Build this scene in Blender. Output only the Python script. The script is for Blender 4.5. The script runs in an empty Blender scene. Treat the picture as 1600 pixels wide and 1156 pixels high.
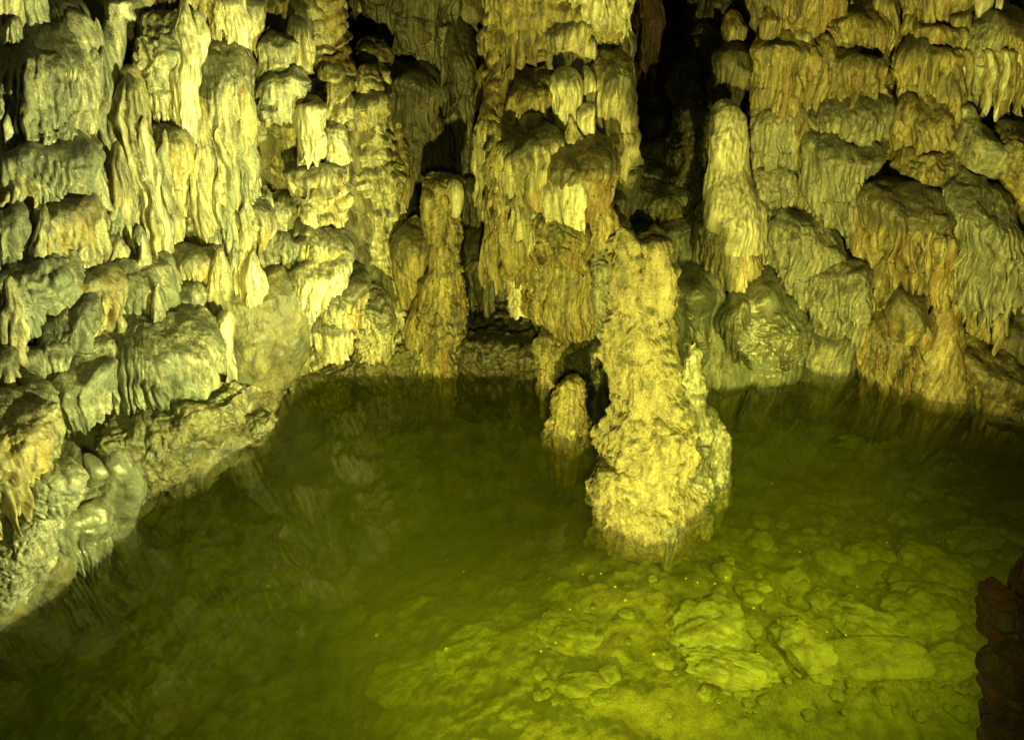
import bpy, math
import numpy as np

# ---------------------------------------------------------------- camera, world, lamps, exposure
SC = bpy.context.scene
COL = SC.collection
CAM_H, PITCH, FPX = 5.0, math.radians(36.0), 1150.0      # metres above the water, tilt, focal length in photo pixels
cam_d = bpy.data.cameras.new('camera')
cam_d.sensor_width = 36.0
cam_d.lens = FPX / 1600.0 * 36.0
cam_d.clip_start = 0.05
cam_d.clip_end = 200.0
cam = bpy.data.objects.new('camera', cam_d)
COL.objects.link(cam)
cam.location = (0, 0, CAM_H)
cam.rotation_euler = (math.pi / 2 - PITCH, 0, 0)
SC.camera = cam

world = bpy.data.worlds.new('World')
SC.world = world
world.use_nodes = True
bg = world.node_tree.nodes['Background']
bg.inputs['Color'].default_value = (0.62, 0.66, 0.30, 1)   # what little the rest of the cavern throws back
bg.inputs['Strength'].default_value = 0.03


def lamp(name, loc, target, power, color, size_deg=110, radius=0.08, blend=0.6):
    d = bpy.data.lights.new(name, 'SPOT')
    d.energy = power
    d.color = color
    d.spot_size = math.radians(size_deg)
    d.spot_blend = blend
    d.shadow_soft_size = radius
    o = bpy.data.objects.new(name, d)
    COL.objects.link(o)
    o.location = loc
    v = np.array(target, float) - np.array(loc, float)
    o.rotation_euler = (math.atan2(math.hypot(v[0], v[1]), -v[2]), 0, math.atan2(v[1], v[0]) - math.pi / 2)
    return o


# the cave floodlights stand low at the near edge of the pool, out of frame; the last lamp is an added pool fill
lamp('floodlight_below_walkway', (-0.3, -0.5, 0.9), (0.75, 6.8, 1.6), 3000, (1.0, 0.90, 0.14), 70, 0.12, 0.35)
lamp('floodlight_toward_left_wall', (3.1, 1.9, 0.7), (-4.4, 4.95, 2.2), 5200, (0.98, 1.0, 0.28), 60, 0.12, 0.6)
lamp('floodlight_on_right_bank', (3.4, 2.0, 1.0), (2.3, 7.4, 1.6), 560, (1.0, 0.89, 0.14), 135, 0.12, 0.9)
lamp('floodlight_over_pool_edge', (3.0, 2.2, 2.6), (1.6, 3.8, -0.5), 430, (0.92, 1.0, 0.08), 110, 0.12, 1.0)
lamp('pool_fill_lamp', (0.3, -0.2, 4.4), (-0.35, 4.2, -0.6), 950, (0.95, 1.0, 0.12), 84, 0.2, 1.0)  # added lamp with no known source, brightens the pool bed

SC.view_settings.view_transform = 'Standard'
SC.view_settings.look = 'None'
SC.view_settings.exposure = 0.0
SC.view_settings.gamma = 1.0
SC.view_settings.use_curve_mapping = False
SC.render.engine = 'CYCLES'
SC.cycles.max_bounces = 6
SC.cycles.diffuse_bounces = 3
SC.cycles.glossy_bounces = 3
SC.cycles.transparent_max_bounces = 12
SC.cycles.sample_clamp_indirect = 4.0
SC.cycles.caustics_reflective = False
SC.cycles.caustics_refractive = False
try:
    SC.cycles.use_denoising = True
    SC.cycles.denoiser = 'OPENIMAGEDENOISE'
except Exception:
    pass

# ---------------------------------------------------------------- noise
RNG = np.random.default_rng(7)
PERM = np.concatenate([RNG.permutation(256)] * 3).astype(np.int32)
G3 = RNG.normal(size=(256, 3)).astype(np.float32)
G3 /= np.linalg.norm(G3, axis=1, keepdims=True)


def pn(x, y, z=0.0, s=1.0):
    """3-D gradient noise, about -1..1"""
    x, y, z = np.broadcast_arrays(np.asarray(x, np.float32) * s, np.asarray(y, np.float32) * s, np.asarray(z, np.float32) * s)
    xi, yi, zi = np.floor(x), np.floor(y), np.floor(z)
    fx, fy, fz = x - xi, y - yi, z - zi
    xi, yi, zi = (xi.astype(np.int32) & 255), (yi.astype(np.int32) & 255), (zi.astype(np.int32) & 255)
    ux, uy, uz = (t * t * t * (t * (t * 6 - 15) + 10) for t in (fx, fy, fz))
    out = 0
    for dx in (0, 1):
        wx = ux if dx else 1 - ux
        a = PERM[xi + dx]
        for dy in (0, 1):
            wy = uy if dy else 1 - uy
            b = PERM[a + yi + dy]
            for dz in (0, 1):
                wz = uz if dz else 1 - uz
                g = G3[PERM[b + zi + dz]]
                out = out + wx * wy * wz * (g[..., 0] * (fx - dx) + g[..., 1] * (fy - dy) + g[..., 2] * (fz - dz))
    return out * 1.6


def hsh(k, seed=0.0):
    v = np.sin(k * 127.1 + seed * 311.7 + 17.3) * 43758.5453
    return v - np.floor(v)


def sstep(a, b, t):
    t = np.clip((t - a) / (b - a), 0, 1)
    return t * t * (3 - 2 * t)


# ---------------------------------------------------------------- from a place in the photo to a place in the cave
CP, SP = math.cos(PITCH), math.sin(PITCH)


def ray(px, py):
    a = (np.asarray(px, float) - 800) / FPX
    b = (np.asarray(py, float) - 578) / FPX
    return a, CP - b * SP, -SP - b * CP


def at_y(px, py, Y):
    dx, dy, dz = ray(px, py)
    t = Y / dy
    return np.stack([dx * t, dy * t, CAM_H + dz * t], -1), t


def at_z(px, py, Z=0.0):
    dx, dy, dz = ray(px, py)
    t = (Z - CAM_H) / dz
    return np.stack([dx * t, dy * t, CAM_H + dz * t], -1), t


# distance (metres ahead of the lens) of the cave wall behind the formations
DEPTH_PTS = [
    (-250, -250, 4.9), (-250, 300, 4.3), (-250, 650, 3.7), (-250, 1000, 3.0),
    (0, -250, 6.0), (0, 0, 5.6), (0, 300, 5.05), (0, 600, 4.5), (0, 760, 4.12), (0, 935, 3.72),
    (100, 0, 6.0), (100, 300, 5.5), (100, 600, 4.95), (100, 880, 4.1),
    (200, -250, 6.7), (200, 0, 6.35), (200, 300, 5.95), (200, 600, 5.35), (215, 800, 4.67),
    (300, 0, 6.8), (300, 300, 6.4), (300, 600, 5.8), (300, 745, 5.1),
    (400, -250, 7.5), (400, 0, 7.2), (400, 300, 6.95), (400, 500, 6.55), (420, 680, 5.75),
    (500, -250, 7.8), (500, 0, 7.5), (500, 300, 7.2), (500, 570, 6.92),
    (572, 110, 7.7), (546, -150, 8.5), (548, 0, 8.5), (552, 70, 8.2), (752, 60, 8.7), (752, 130, 8.6), (750, 260, 8.5), (570, 300, 7.4), (580, 565, 7.0),
    (630, 0, 8.3), (640, 120, 8.2), (640, 400, 7.75), (680, 0, 8.4), (690, 180, 8.2), (680, 300, 8.6), (690, 450, 7.6), (690, 565, 7.05),
    (735, -100, 8.5), (735, 190, 8.5), (750, 330, 8.3), (760, 430, 8.0), (770, 560, 7.1),
    (800, -250, 7.8), (800, 0, 7.5), (800, 250, 7.2), (810, 400, 7.15), (830, 520, 7.35), (830, 580, 7.0),
    (900, -250, 7.7), (900, 0, 7.4), (900, 250, 7.1), (900, 420, 6.95), (900, 570, 6.8),
    (965, 0, 7.8), (960, 200, 7.6), (965, 420, 7.3), (970, 560, 7.0),
    (1020, -200, 9.8), (1022, 0, 9.8), (1022, 150, 9.5), (1022, 225, 8.8), (1035, 320, 7.75), (1075, -200, 8.9), (1078, 0, 8.7), (1078, 150, 8.3), (1070, 250, 7.9), (1040, 450, 7.4), (1050, 580, 6.95),
    (1120, -200, 8.5), (1120, 0, 8.2), (1120, 200, 7.8), (1120, 400, 7.45), (1130, 580, 6.9),
    (1250, -250, 8.0), (1250, 0, 7.7), (1250, 300, 7.35), (1250, 578, 6.88),
    (1395, -250, 7.8), (1395, 0, 7.6), (1395, 300, 7.2), (1400, 595, 6.68),
    (1500, -250, 7.6), (1500, 0, 7.4), (1500, 300, 6.95), (1500, 618, 6.42),
    (1600, -250, 7.4), (1600, 0, 7.2), (1600, 300, 6.8), (1600, 632, 6.25),
    (1850, -250, 6.6), (1850, 300, 6.1), (1850, 640, 5.6),
]
_dp = np.array(DEPTH_PTS, float)
_set_back = np.interp(_dp[:, 0], [380, 450, 1000, 1080, 1850], [0.16, 0.0, 0.0, 0.34, 0.34])      # the wall stands back behind its foot
_dp[:, 2] += _set_back * np.interp(_dp[:, 1], [300, 560], [1.0, 0.0])


def _tps_k(r2):
    return np.where(r2 > 0, r2 * np.log(r2 + 1e-12), 0)


_n = len(_dp)
_q = _dp[:, :2] / 500.0
_K = _tps_k(((_q[:, None] - _q[None]) ** 2).sum(-1)) + np.eye(_n) * 1e-3
_A = np.zeros((_n + 3, _n + 3))
_A[:_n, :_n] = _K
_A[:_n, _n] = 1
_A[:_n, _n + 1:] = _q
_A[_n:, :_n] = _A[:_n, _n:].T
_w = np.linalg.solve(_A, np.concatenate([_dp[:, 2], [0, 0, 0]]))


def wall_depth(px, py):
    px, py = np.broadcast_arrays(np.asarray(px, float) / 500, np.asarray(py, float) / 500)
    sh = px.shape
    p = np.stack([px.ravel(), py.ravel()], -1)
    out = np.empty(len(p))
    for i in range(0, len(p), 20000):
        c = p[i:i + 20000]
        out[i:i + 20000] = _tps_k(((c[:, None] - _q[None]) ** 2).sum(-1)) @ _w[:_n] + _w[_n] + c @ _w[_n + 1:]
    return out.reshape(sh)


WL = np.array([(-250, 1080), (0, 938), (60, 915), (150, 848), (215, 802), (250, 772), (330, 735), (400, 682), (430, 640), (450, 597), (500, 573), (560, 568), (700, 570), (815, 575), (900, 585), (1000, 580),
               (1100, 582), (1180, 580), (1240, 573), (1300, 577), (1360, 587), (1440, 607), (1500, 618), (1560, 628), (1600, 632), (1850, 665)], float)      # where rock meets water, in the photo


def facing(px):
    """horizontal direction the wall faces at this place"""
    ang = np.interp(px, [0, 250, 420, 520, 1000, 1250, 1600], [46, 40, 24, 6, 0, -8, -26])   # degrees towards +X
    a = math.radians(float(ang))
    return np.array([math.sin(a), -math.cos(a), 0.0])


# ---------------------------------------------------------------- materials
def nodes_of(name):
    m = bpy.data.materials.new(name)
    m.use_nodes = True
    nt = m.node_tree
    nt.nodes.clear()
    return m, nt, lambda t, **k: _node(nt, t, k)


def _node(nt, t, k):
    n = nt.nodes.new(t)
    for a, v in k.items():
        setattr(n, a, v)
    return n


def limestone(name, light, mid, dark, stain=None, stain_amt=0.3, rough=(0.32, 0.6), bump=1.0, grain=1.0, streak=1.0, coat=0.55, soaked=True):
    """wet flowstone: cream calcite with grey mineral patches running down it, a sugary grain and fine ripples"""
    m, nt, N = nodes_of(name)
    L = nt.links.new
    tc = N('ShaderNodeTexCoord')
    mp = N('ShaderNodeMapping')
    mp.inputs['Scale'].default_value = (1, 1, 1.0 / (1 + 3.0 * streak))
    L(tc.outputs['Object'], mp.inputs['Vector'])
    n1 = N('ShaderNodeTexNoise')
    n1.inputs['Scale'].default_value = 7.0
    n1.inputs['Detail'].default_value = 8
    n1.inputs['Roughness'].default_value = 0.62
    n1.inputs['Distortion'].default_value = 0.4
    L(mp.outputs[0], n1.inputs['Vector'])
    r1 = N('ShaderNodeValToRGB')
    e = r1.color_ramp.elements
    e[0].position, e[0].color = 0.36, (*dark, 1)
    e[1].position, e[1].color = 0.60, (*light, 1)
    x = e.new(0.46)
    x.color = (*mid, 1)
    L(n1.outputs['Fac'], r1.inputs['Fac'])
    col = r1.outputs['Color']
    # fine vertical streaks
    mp2 = N('ShaderNodeMapping')
    mp2.inputs['Scale'].default_value = (1, 1, 0.12)
    L(tc.outputs['Object'], mp2.inputs['Vector'])
    n2 = N('ShaderNodeTexNoise')
    n2.inputs['Scale'].default_value = 34
    n2.inputs['Detail'].default_value = 6
    L(mp2.outputs[0], n2.inputs['Vector'])
    r2 = N('ShaderNodeMapRange')
    r2.inputs['From Min'].default_value = 0.36
    r2.inputs['From Max'].default_value = 0.62
    r2.inputs['To Min'].default_value = 1 - 0.58 * streak
    r2.inputs['To Max'].default_value = 1.08
    L(n2.outputs['Fac'], r2.inputs['Value'])
    mx = N('ShaderNodeMix', data_type='RGBA', blend_type='MULTIPLY')
    mx.inputs[0].default_value = 1.0
    L(col, mx.inputs[6])
    L(r2.outputs[0], mx.inputs[7])
    col = mx.outputs[2]
    # speckled grime grain
    n3 = N('ShaderNodeTexNoise')
    n3.inputs['Scale'].default_value = 95
    n3.inputs['Detail'].default_value = 5
    n3.inputs['Roughness'].default_value = 0.7
    L(tc.outputs['Object'], n3.inputs['Vector'])
    r3 = N('ShaderNodeMapRange')
    r3.inputs['From Min'].default_value = 0.38
    r3.inputs['From Max'].default_value = 0.58
    r3.inputs['To Min'].default_value = 1 - 0.26 * grain
    r3.inputs['To Max'].default_value = 1.06
    L(n3.outputs['Fac'], r3.inputs['Value'])
    mx2 = N('ShaderNodeMix', data_type='RGBA', blend_type='MULTIPLY')
    mx2.inputs[0].default_value = 1.0
    L(col, mx2.inputs[6])
    L(r3.outputs[0], mx2.inputs[7])
    col = mx2.outputs[2]
    if stain:
        n4 = N('ShaderNodeTexNoise')
        n4.inputs['Scale'].default_value = 3.2
        n4.inputs['Detail'].default_value = 7
        n4.inputs['Roughness'].default_value = 0.6
        n4.inputs['Distortion'].default_value = 0.6
        L(mp.outputs[0], n4.inputs['Vector'])
        r4 = N('ShaderNodeMapRange')
        r4.inputs['From Min'].default_value = 0.62 - 0.35 * stain_amt
        r4.inputs['From Max'].default_value = 0.72 - 0.25 * stain_amt
        L(n4.outputs['Fac'], r4.inputs['Value'])
        mx3 = N('ShaderNodeMix', data_type='RGBA')
        L(r4.outputs[0], mx3.inputs[0])
        L(col, mx3.inputs[6])
        mx3.inputs[7].default_value = (*stain, 1)
        mx4 = N('ShaderNodeMix', data_type='RGBA', blend_type='MULTIPLY')
        mx4.inputs[0].default_value = 1.0
        L(mx3.outputs[2], mx4.inputs[6])
        L(r3.outputs[0], mx4.inputs[7])
        col = mx4.outputs[2]
    # tone of the single flutes, and the dark mineral crust on the caps (both stored in the mesh)
    at = N('ShaderNodeAttribute', attribute_name='tone')
    rt = N('ShaderNodeMapRange')
    rt.inputs['From Min'].default_value, rt.inputs['From Max'].default_value = -1, 1
    rt.inputs['To Min'].default_value, rt.inputs['To Max'].default_value = 0.62, 1.38
    L(at.outputs['Fac'], rt.inputs['Value'])
    mt = N('ShaderNodeMix', data_type='RGBA', blend_type='MULTIPLY')
    mt.inputs[0].default_value = 1.0
    L(col, mt.inputs[6])
    L(rt.outputs[0], mt.inputs[7])
    ac = N('ShaderNodeAttribute', attribute_name='crust')
    nc = N('ShaderNodeTexNoise')
    nc.inputs['Scale'].default_value = 26
    nc.inputs['Detail'].default_value = 7
    nc.inputs['Roughness'].default_value = 0.7
    L(mp.outputs[0], nc.inputs['Vector'])
    ad = N('ShaderNodeMath', operation='MULTIPLY_ADD')
    L(nc.outputs['Fac'], ad.inputs[0])
    ad.inputs[1].default_value = 1.6
    L(ac.outputs['Fac'], ad.inputs[2])
    rc = N('ShaderNodeMapRange')
    rc.inputs['From Min'].default_value, rc.inputs['From Max'].default_value = 1.05, 1.5
    rc.inputs['To Max'].default_value = 0.88
    L(ad.outputs[0], rc.inputs['Value'])
    mc = N('ShaderNodeMix', data_type='RGBA')
    L(rc.outputs[0], mc.inputs[0])
    L(mt.outputs[2], mc.inputs[6])
    mc.inputs[7].default_value = (0.052, 0.053, 0.040, 1)
    col = mc.outputs[2]
    # dark soaked band along the waterline
    ge = N('ShaderNodeNewGeometry')
    sx = N('ShaderNodeSeparateXYZ')
    L(ge.outputs['Position'], sx.inputs[0])
    wz = N('ShaderNodeMath', operation='MULTIPLY_ADD')
    L(n1.outputs['Fac'], wz.inputs[0])
    wz.inputs[1].default_value = -0.09
    L(sx.outputs['Z'], wz.inputs[2])
    rw = N('ShaderNodeMapRange')
    rw.inputs['From Min'].default_value, rw.inputs['From Max'].default_value = -0.03, 0.025
    rw.inputs['To Min'].default_value = 0.55
    L(wz.outputs[0], rw.inputs['Value'])
    mw = N('ShaderNodeMix', data_type='RGBA', blend_type='MULTIPLY')
    mw.inputs[0].default_value = 1.0
    L(col, mw.inputs[6])
    L(rw.outputs[0], mw.inputs[7])
    if soaked:
        col = mw.outputs[2]
    # bump: ripples + grain
    b1 = N('ShaderNodeBump')
    b1.inputs['Strength'].default_value = 0.8 * bump
    b1.inputs['Distance'].default_value = 0.016
    n5 = N('ShaderNodeTexNoise')
    n5.inputs['Scale'].default_value = 42
    n5.inputs['Detail'].default_value = 6
    n5.inputs['Roughness'].default_value = 0.65
    mp3 = N('ShaderNodeMapping')
    mp3.inputs['Scale'].default_value = (1, 1, 0.55)
    L(tc.outputs['Object'], mp3.inputs['Vector'])
    L(mp3.outputs[0], n5.inputs['Vector'])
    L(n5.outputs['Fac'], b1.inputs['Height'])
    v = N('ShaderNodeTexVoronoi')
    v.inputs['Scale'].default_value = 130
    L(tc.outputs['Object'], v.inputs['Vector'])
    b2 = N('ShaderNodeBump')
    b2.inputs['Strength'].default_value = 0.6 * bump
    b2.inputs['Distance'].default_value = 0.004
    L(v.outputs['Distance'], b2.inputs['Height'])
    L(b1.outputs[0], b2.inputs['Normal'])
    rr = N('ShaderNodeMapRange')
    rr.inputs['To Min'].default_value, rr.inputs['To Max'].default_value = rough
    rr.inputs['From Min'].default_value, rr.inputs['From Max'].default_value = 0.35, 0.65
    L(n1.outputs['Fac'], rr.inputs['Value'])
    p = N('ShaderNodeBsdfPrincipled')
    p.inputs['Specular IOR Level'].default_value = 0.5
    p.inputs['Coat Weight'].default_value = coat
    p.inputs['Coat Roughness'].default_value = 0.13
    L(b1.outputs[0], p.inputs['Coat Normal'])
    L(col, p.inputs['Base Color'])
    L(rr.outputs[0], p.inputs['Roughness'])
    L(b2.outputs[0], p.inputs['Normal'])
    o = N('ShaderNodeOutputMaterial')
    L(p.outputs[0], o.inputs['Surface'])
    return m


GREY = (0.17, 0.19, 0.16)
M = {
    'cream': limestone('cream_flowstone', (0.58, 0.54, 0.37), (0.40, 0.37, 0.24), (0.17, 0.16, 0.11), (0.36, 0.26, 0.09), 0.24, (0.22, 0.5)),
    'grey': limestone('grey_flowstone', (0.46, 0.45, 0.35), (0.31, 0.31, 0.245), (0.14, 0.145, 0.115), (0.20, 0.225, 0.19), 0.38, (0.22, 0.5)),
    'mottled': limestone('mottled_flowstone', (0.60, 0.57, 0.42), (0.40, 0.39, 0.285), (0.13, 0.13, 0.10), (0.165, 0.185, 0.145), 0.38, (0.22, 0.5)),
    'pale': limestone('pale_calcite', (0.62, 0.60, 0.48), (0.52, 0.50, 0.39), (0.36, 0.35, 0.27), None, 0, (0.3, 0.5), 0.6, 0.6),
    'rough': limestone('dry_rough_limestone', (0.37, 0.325, 0.21), (0.275, 0.24, 0.15), (0.135, 0.12, 0.075), (0.22, 0.21, 0.15), 0.12, (0.45, 0.75), 1.6, 1.0, 0.3, 0.1),
    'dim': limestone('shaded_brown_limestone', (0.08, 0.07, 0.04), (0.048, 0.042, 0.024), (0.02, 0.018, 0.011), (0.10, 0.10, 0.08), 0.3),  # shade of the recess put into the colour; dark rocks and cobbles share it
    'amber': limestone('amber_flowstone', (0.44, 0.375, 0.18), (0.27, 0.23, 0.115), (0.10, 0.085, 0.045), (0.20, 0.12, 0.048), 0.30),
    'rust': limestone('iron_stained_flowstone', (0.17, 0.08, 0.03), (0.12, 0.052, 0.02), (0.06, 0.027, 0.013), None, 0, (0.4, 0.6)),
    'wet': limestone('smooth_wet_limestone', (0.17, 0.17, 0.12), (0.105, 0.108, 0.078), (0.055, 0.057, 0.043), (0.16, 0.175, 0.14), 0.4, (0.2, 0.4), 0.5, 0.5, 0.2),
    'bank': limestone('muddy_bank_limestone', (0.16, 0.145, 0.08), (0.105, 0.097, 0.055), (0.055, 0.052, 0.034), (0.095, 0.10, 0.075), 0.4, (0.35, 0.6), 0.8, 0.8, 0.4, 0.2),
    'wall': limestone('cave_wall_rock', (0.28, 0.25, 0.14), (0.17, 0.152, 0.09), (0.07, 0.064, 0.042), (0.10, 0.10, 0.075), 0.3),
    'bed': limestone('silty_pool_bed', (0.26, 0.27, 0.07), (0.19, 0.20, 0.05), (0.10, 0.11, 0.03), (0.14, 0.13, 0.04), 0.3, (0.6, 0.8), 1.0, 0.8, 0.0, 0.0, False),
    'stone': limestone('sunken_stone', (0.27, 0.30, 0.09), (0.19, 0.21, 0.06), (0.11, 0.115, 0.035), None, 0, (0.5, 0.7), 1.0, 0.7, 0.0, 0.0, False),
    'darkrock': limestone('darkened_brown_rock', (0.075, 0.028, 0.015), (0.04, 0.015, 0.009), (0.015, 0.006, 0.004), None, 0, (0.75, 0.9), 1.2, 0.8, 0.2, 0.0),  # brown rock, its colour lowered further to stand unlit near the lamps
}


def gold():
    m, nt, N = nodes_of('brass_coin')
    p = N('ShaderNodeBsdfPrincipled')
    p.inputs['Base Color'].default_value = (0.95, 0.85, 0.35, 1)
    p.inputs['Metallic'].default_value = 0.4
    p.inputs['Roughness'].default_value = 0.45
    n = N('ShaderNodeTexNoise')
    n.inputs['Scale'].default_value = 200
    b = N('ShaderNodeBump')
    b.inputs['Distance'].default_value = 0.001
    nt.links.new(n.outputs['Fac'], b.inputs['Height'])
    nt.links.new(b.outputs[0], p.inputs['Normal'])
    o = N('ShaderNodeOutputMaterial')
    nt.links.new(p.outputs[0], o.inputs['Surface'])
    return m


def water_material():
    m, nt, N = nodes_of('pool_water')
    L = nt.links.new
    tr = N('ShaderNodeBsdfTransparent')
    gl = N('ShaderNodeBsdfGlossy')
    gl.inputs['Roughness'].default_value = 0.012
    lw = N('ShaderNodeLayerWeight')
    pw = N('ShaderNodeMath', operation='POWER')
    pw.inputs[1].default_value = 5.0
    L(lw.outputs['Facing'], pw.inputs[0])
    fr = N('ShaderNodeMath', operation='MULTIPLY_ADD')     # Schlick reflectance of water
    L(pw.outputs[0], fr.inputs[0])
    fr.inputs[1].default_value = 0.96
    fr.inputs[2].default_value = 0.033
    tc = N('ShaderNodeTexCoord')
    n = N('ShaderNodeTexNoise')
    n.inputs['Scale'].default_value = 2.2
    n.inputs['Detail'].default_value = 3
    L(tc.outputs['Object'], n.inputs['Vector'])
    b = N('ShaderNodeBump')
    b.inputs['Strength'].default_value = 0.10
    b.inputs['Distance'].default_value = 0.006
    L(n.outputs['Fac'], b.inputs['Height'])
    L(b.outputs[0], gl.inputs['Normal'])
    mx = N('ShaderNodeMixShader')
    L(fr.outputs[0], mx.inputs[0])
    L(tr.outputs[0], mx.inputs[1])
    L(gl.outputs[0], mx.inputs[2])
    va = N('ShaderNodeVolumeAbsorption')
    va.inputs['Color'].default_value = (0.68, 0.725, 0.08, 1)
    va.inputs['Density'].default_value = 1.35
    vs = N('ShaderNodeVolumeScatter')
    vs.inputs['Color'].default_value = (0.62, 0.70, 0.10, 1)
    vs.inputs['Density'].default_value = 0.25
    vs.inputs['Anisotropy'].default_value = 0.2
    vm = N('ShaderNodeAddShader')
    L(va.outputs[0], vm.inputs[0])
    L(vs.outputs[0], vm.inputs[1])
    o = N('ShaderNodeOutputMaterial')
    L(mx.outputs[0], o.inputs['Surface'])
    L(vm.outputs[0], o.inputs['Volume'])
    return m


M['gold'] = gold()
M['water'] = water_material()


# ---------------------------------------------------------------- mesh helpers
def grid_mesh(name, P, closed_u, mat, origin=None, attrs=None):
    """P: rows x cols x 3 -> one smooth mesh object, vertices relative to origin"""
    r, c, _ = P.shape
    if origin is None:
        origin = np.array([0, 0, 0.0])
    V = (P - origin).reshape(-1, 3).astype(np.float32)
    i = np.arange(r - 1)[:, None] * c
    cc = np.arange(c if closed_u else c - 1)[None]
    n = (cc + 1) % c
    F = np.stack([i + cc, i + c + cc, i + c + n, i + n], -1).reshape(-1, 4)
    o = raw_mesh(name, V, F, mat, origin)
    for k, v in (attrs or {}).items():
        o.data.attributes.new(k, 'FLOAT', 'POINT').data.foreach_set('value', v.astype(np.float32).ravel())
    return o


def raw_mesh(name, V, F, mat, origin):
    me = bpy.data.meshes.new(name)
    k = F.shape[1]
    me.vertices.add(len(V))
    me.vertices.foreach_set('co', V.astype(np.float32).ravel())
    me.loops.add(F.size)
    me.loops.foreach_set('vertex_index', F.astype(np.int32).ravel())
    me.polygons.add(len(F))
    me.polygons.foreach_set('loop_start', np.arange(0, F.size, k, dtype=np.int32))
    me.polygons.foreach_set('loop_total', np.full(len(F), k, np.int32))
    me.update(calc_edges=True)
    me.polygons.foreach_set('use_smooth', np.ones(len(F), bool))
    me.materials.append(M[mat])
    o = bpy.data.objects.new(name, me)
    COL.objects.link(o)
    o.location = origin
    return o


def warp(P):
    """the whole cave is bent by the same slow irregularities, so nothing stays a clean figure"""
    x, y, z = P[..., 0], P[..., 1], P[..., 2]
    k = np.clip(z / 0.4, 0, 1)
    ax = 0.06 * pn(x * 1.7, y * 1.7, z * 1.7) + 0.035 * pn(x * 4.5 + 5, y * 4.5, z * 4.0) + 0.012 * pn(x * 12, y * 12, z * 9)
    az = 0.07 * pn(x * 2.2 + 9, y * 2.2, z * 1.5 + 4) + 0.04 * pn(x * 6, y * 6 + 3, z * 3)
    ay = 0.05 * pn(x * 2.0, y * 2.0 + 7, z * 2.0)
    return P + np.stack([ax, ay, az], -1) * (0.4 + 0.6 * k)[..., None]


STYLES = {
    # lam: flute spacing m, fl: flute depth, fringe: how unevenly the skirt hangs, tier: ledge spacing, ta: ledge depth, bil: knobs, fbm: roughness
    'flow': dict(lam=0.062, fl=0.048, fringe=0.16, tier=0.16, ta=0.012, bil=0.012, fbm=0.020),
    'curtain': dict(lam=0.080, fl=0.080, fringe=0.30, tier=0.5, ta=0.006, bil=0.006, fbm=0.022),
    'fine': dict(lam=0.042, fl=0.032, fringe=0.18, tier=0.2, ta=0.008, bil=0.008, fbm=0.014),
    'tiers': dict(lam=0.055, fl=0.022, fringe=0.06, tier=0.115, ta=0.068, bil=0.018, fbm=0.030),
    'rough': dict(lam=0.090, fl=0.012, fringe=0.10, tier=0.12, ta=0.030, bil=0.034, fbm=0.045),
    'smooth': dict(lam=0.120, fl=0.004, fringe=0.02, tier=0.3, ta=0.003, bil=0.004, fbm=0.016),
    'rock': dict(lam=0.200, fl=0.000, fringe=0.02, tier=0.22, ta=0.010, bil=0.025, fbm=0.050),
    'pebbly': dict(lam=0.080, fl=0.006, fringe=0.05, tier=0.14, ta=0.010, bil=0.030, fbm=0.020),
}
SEED = [0]
LUMP = {'smooth': 0.06, 'tiers': 0.14, 'rough': 0.12, 'pebbly': 0.10}
STEP = 0.0088


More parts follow.
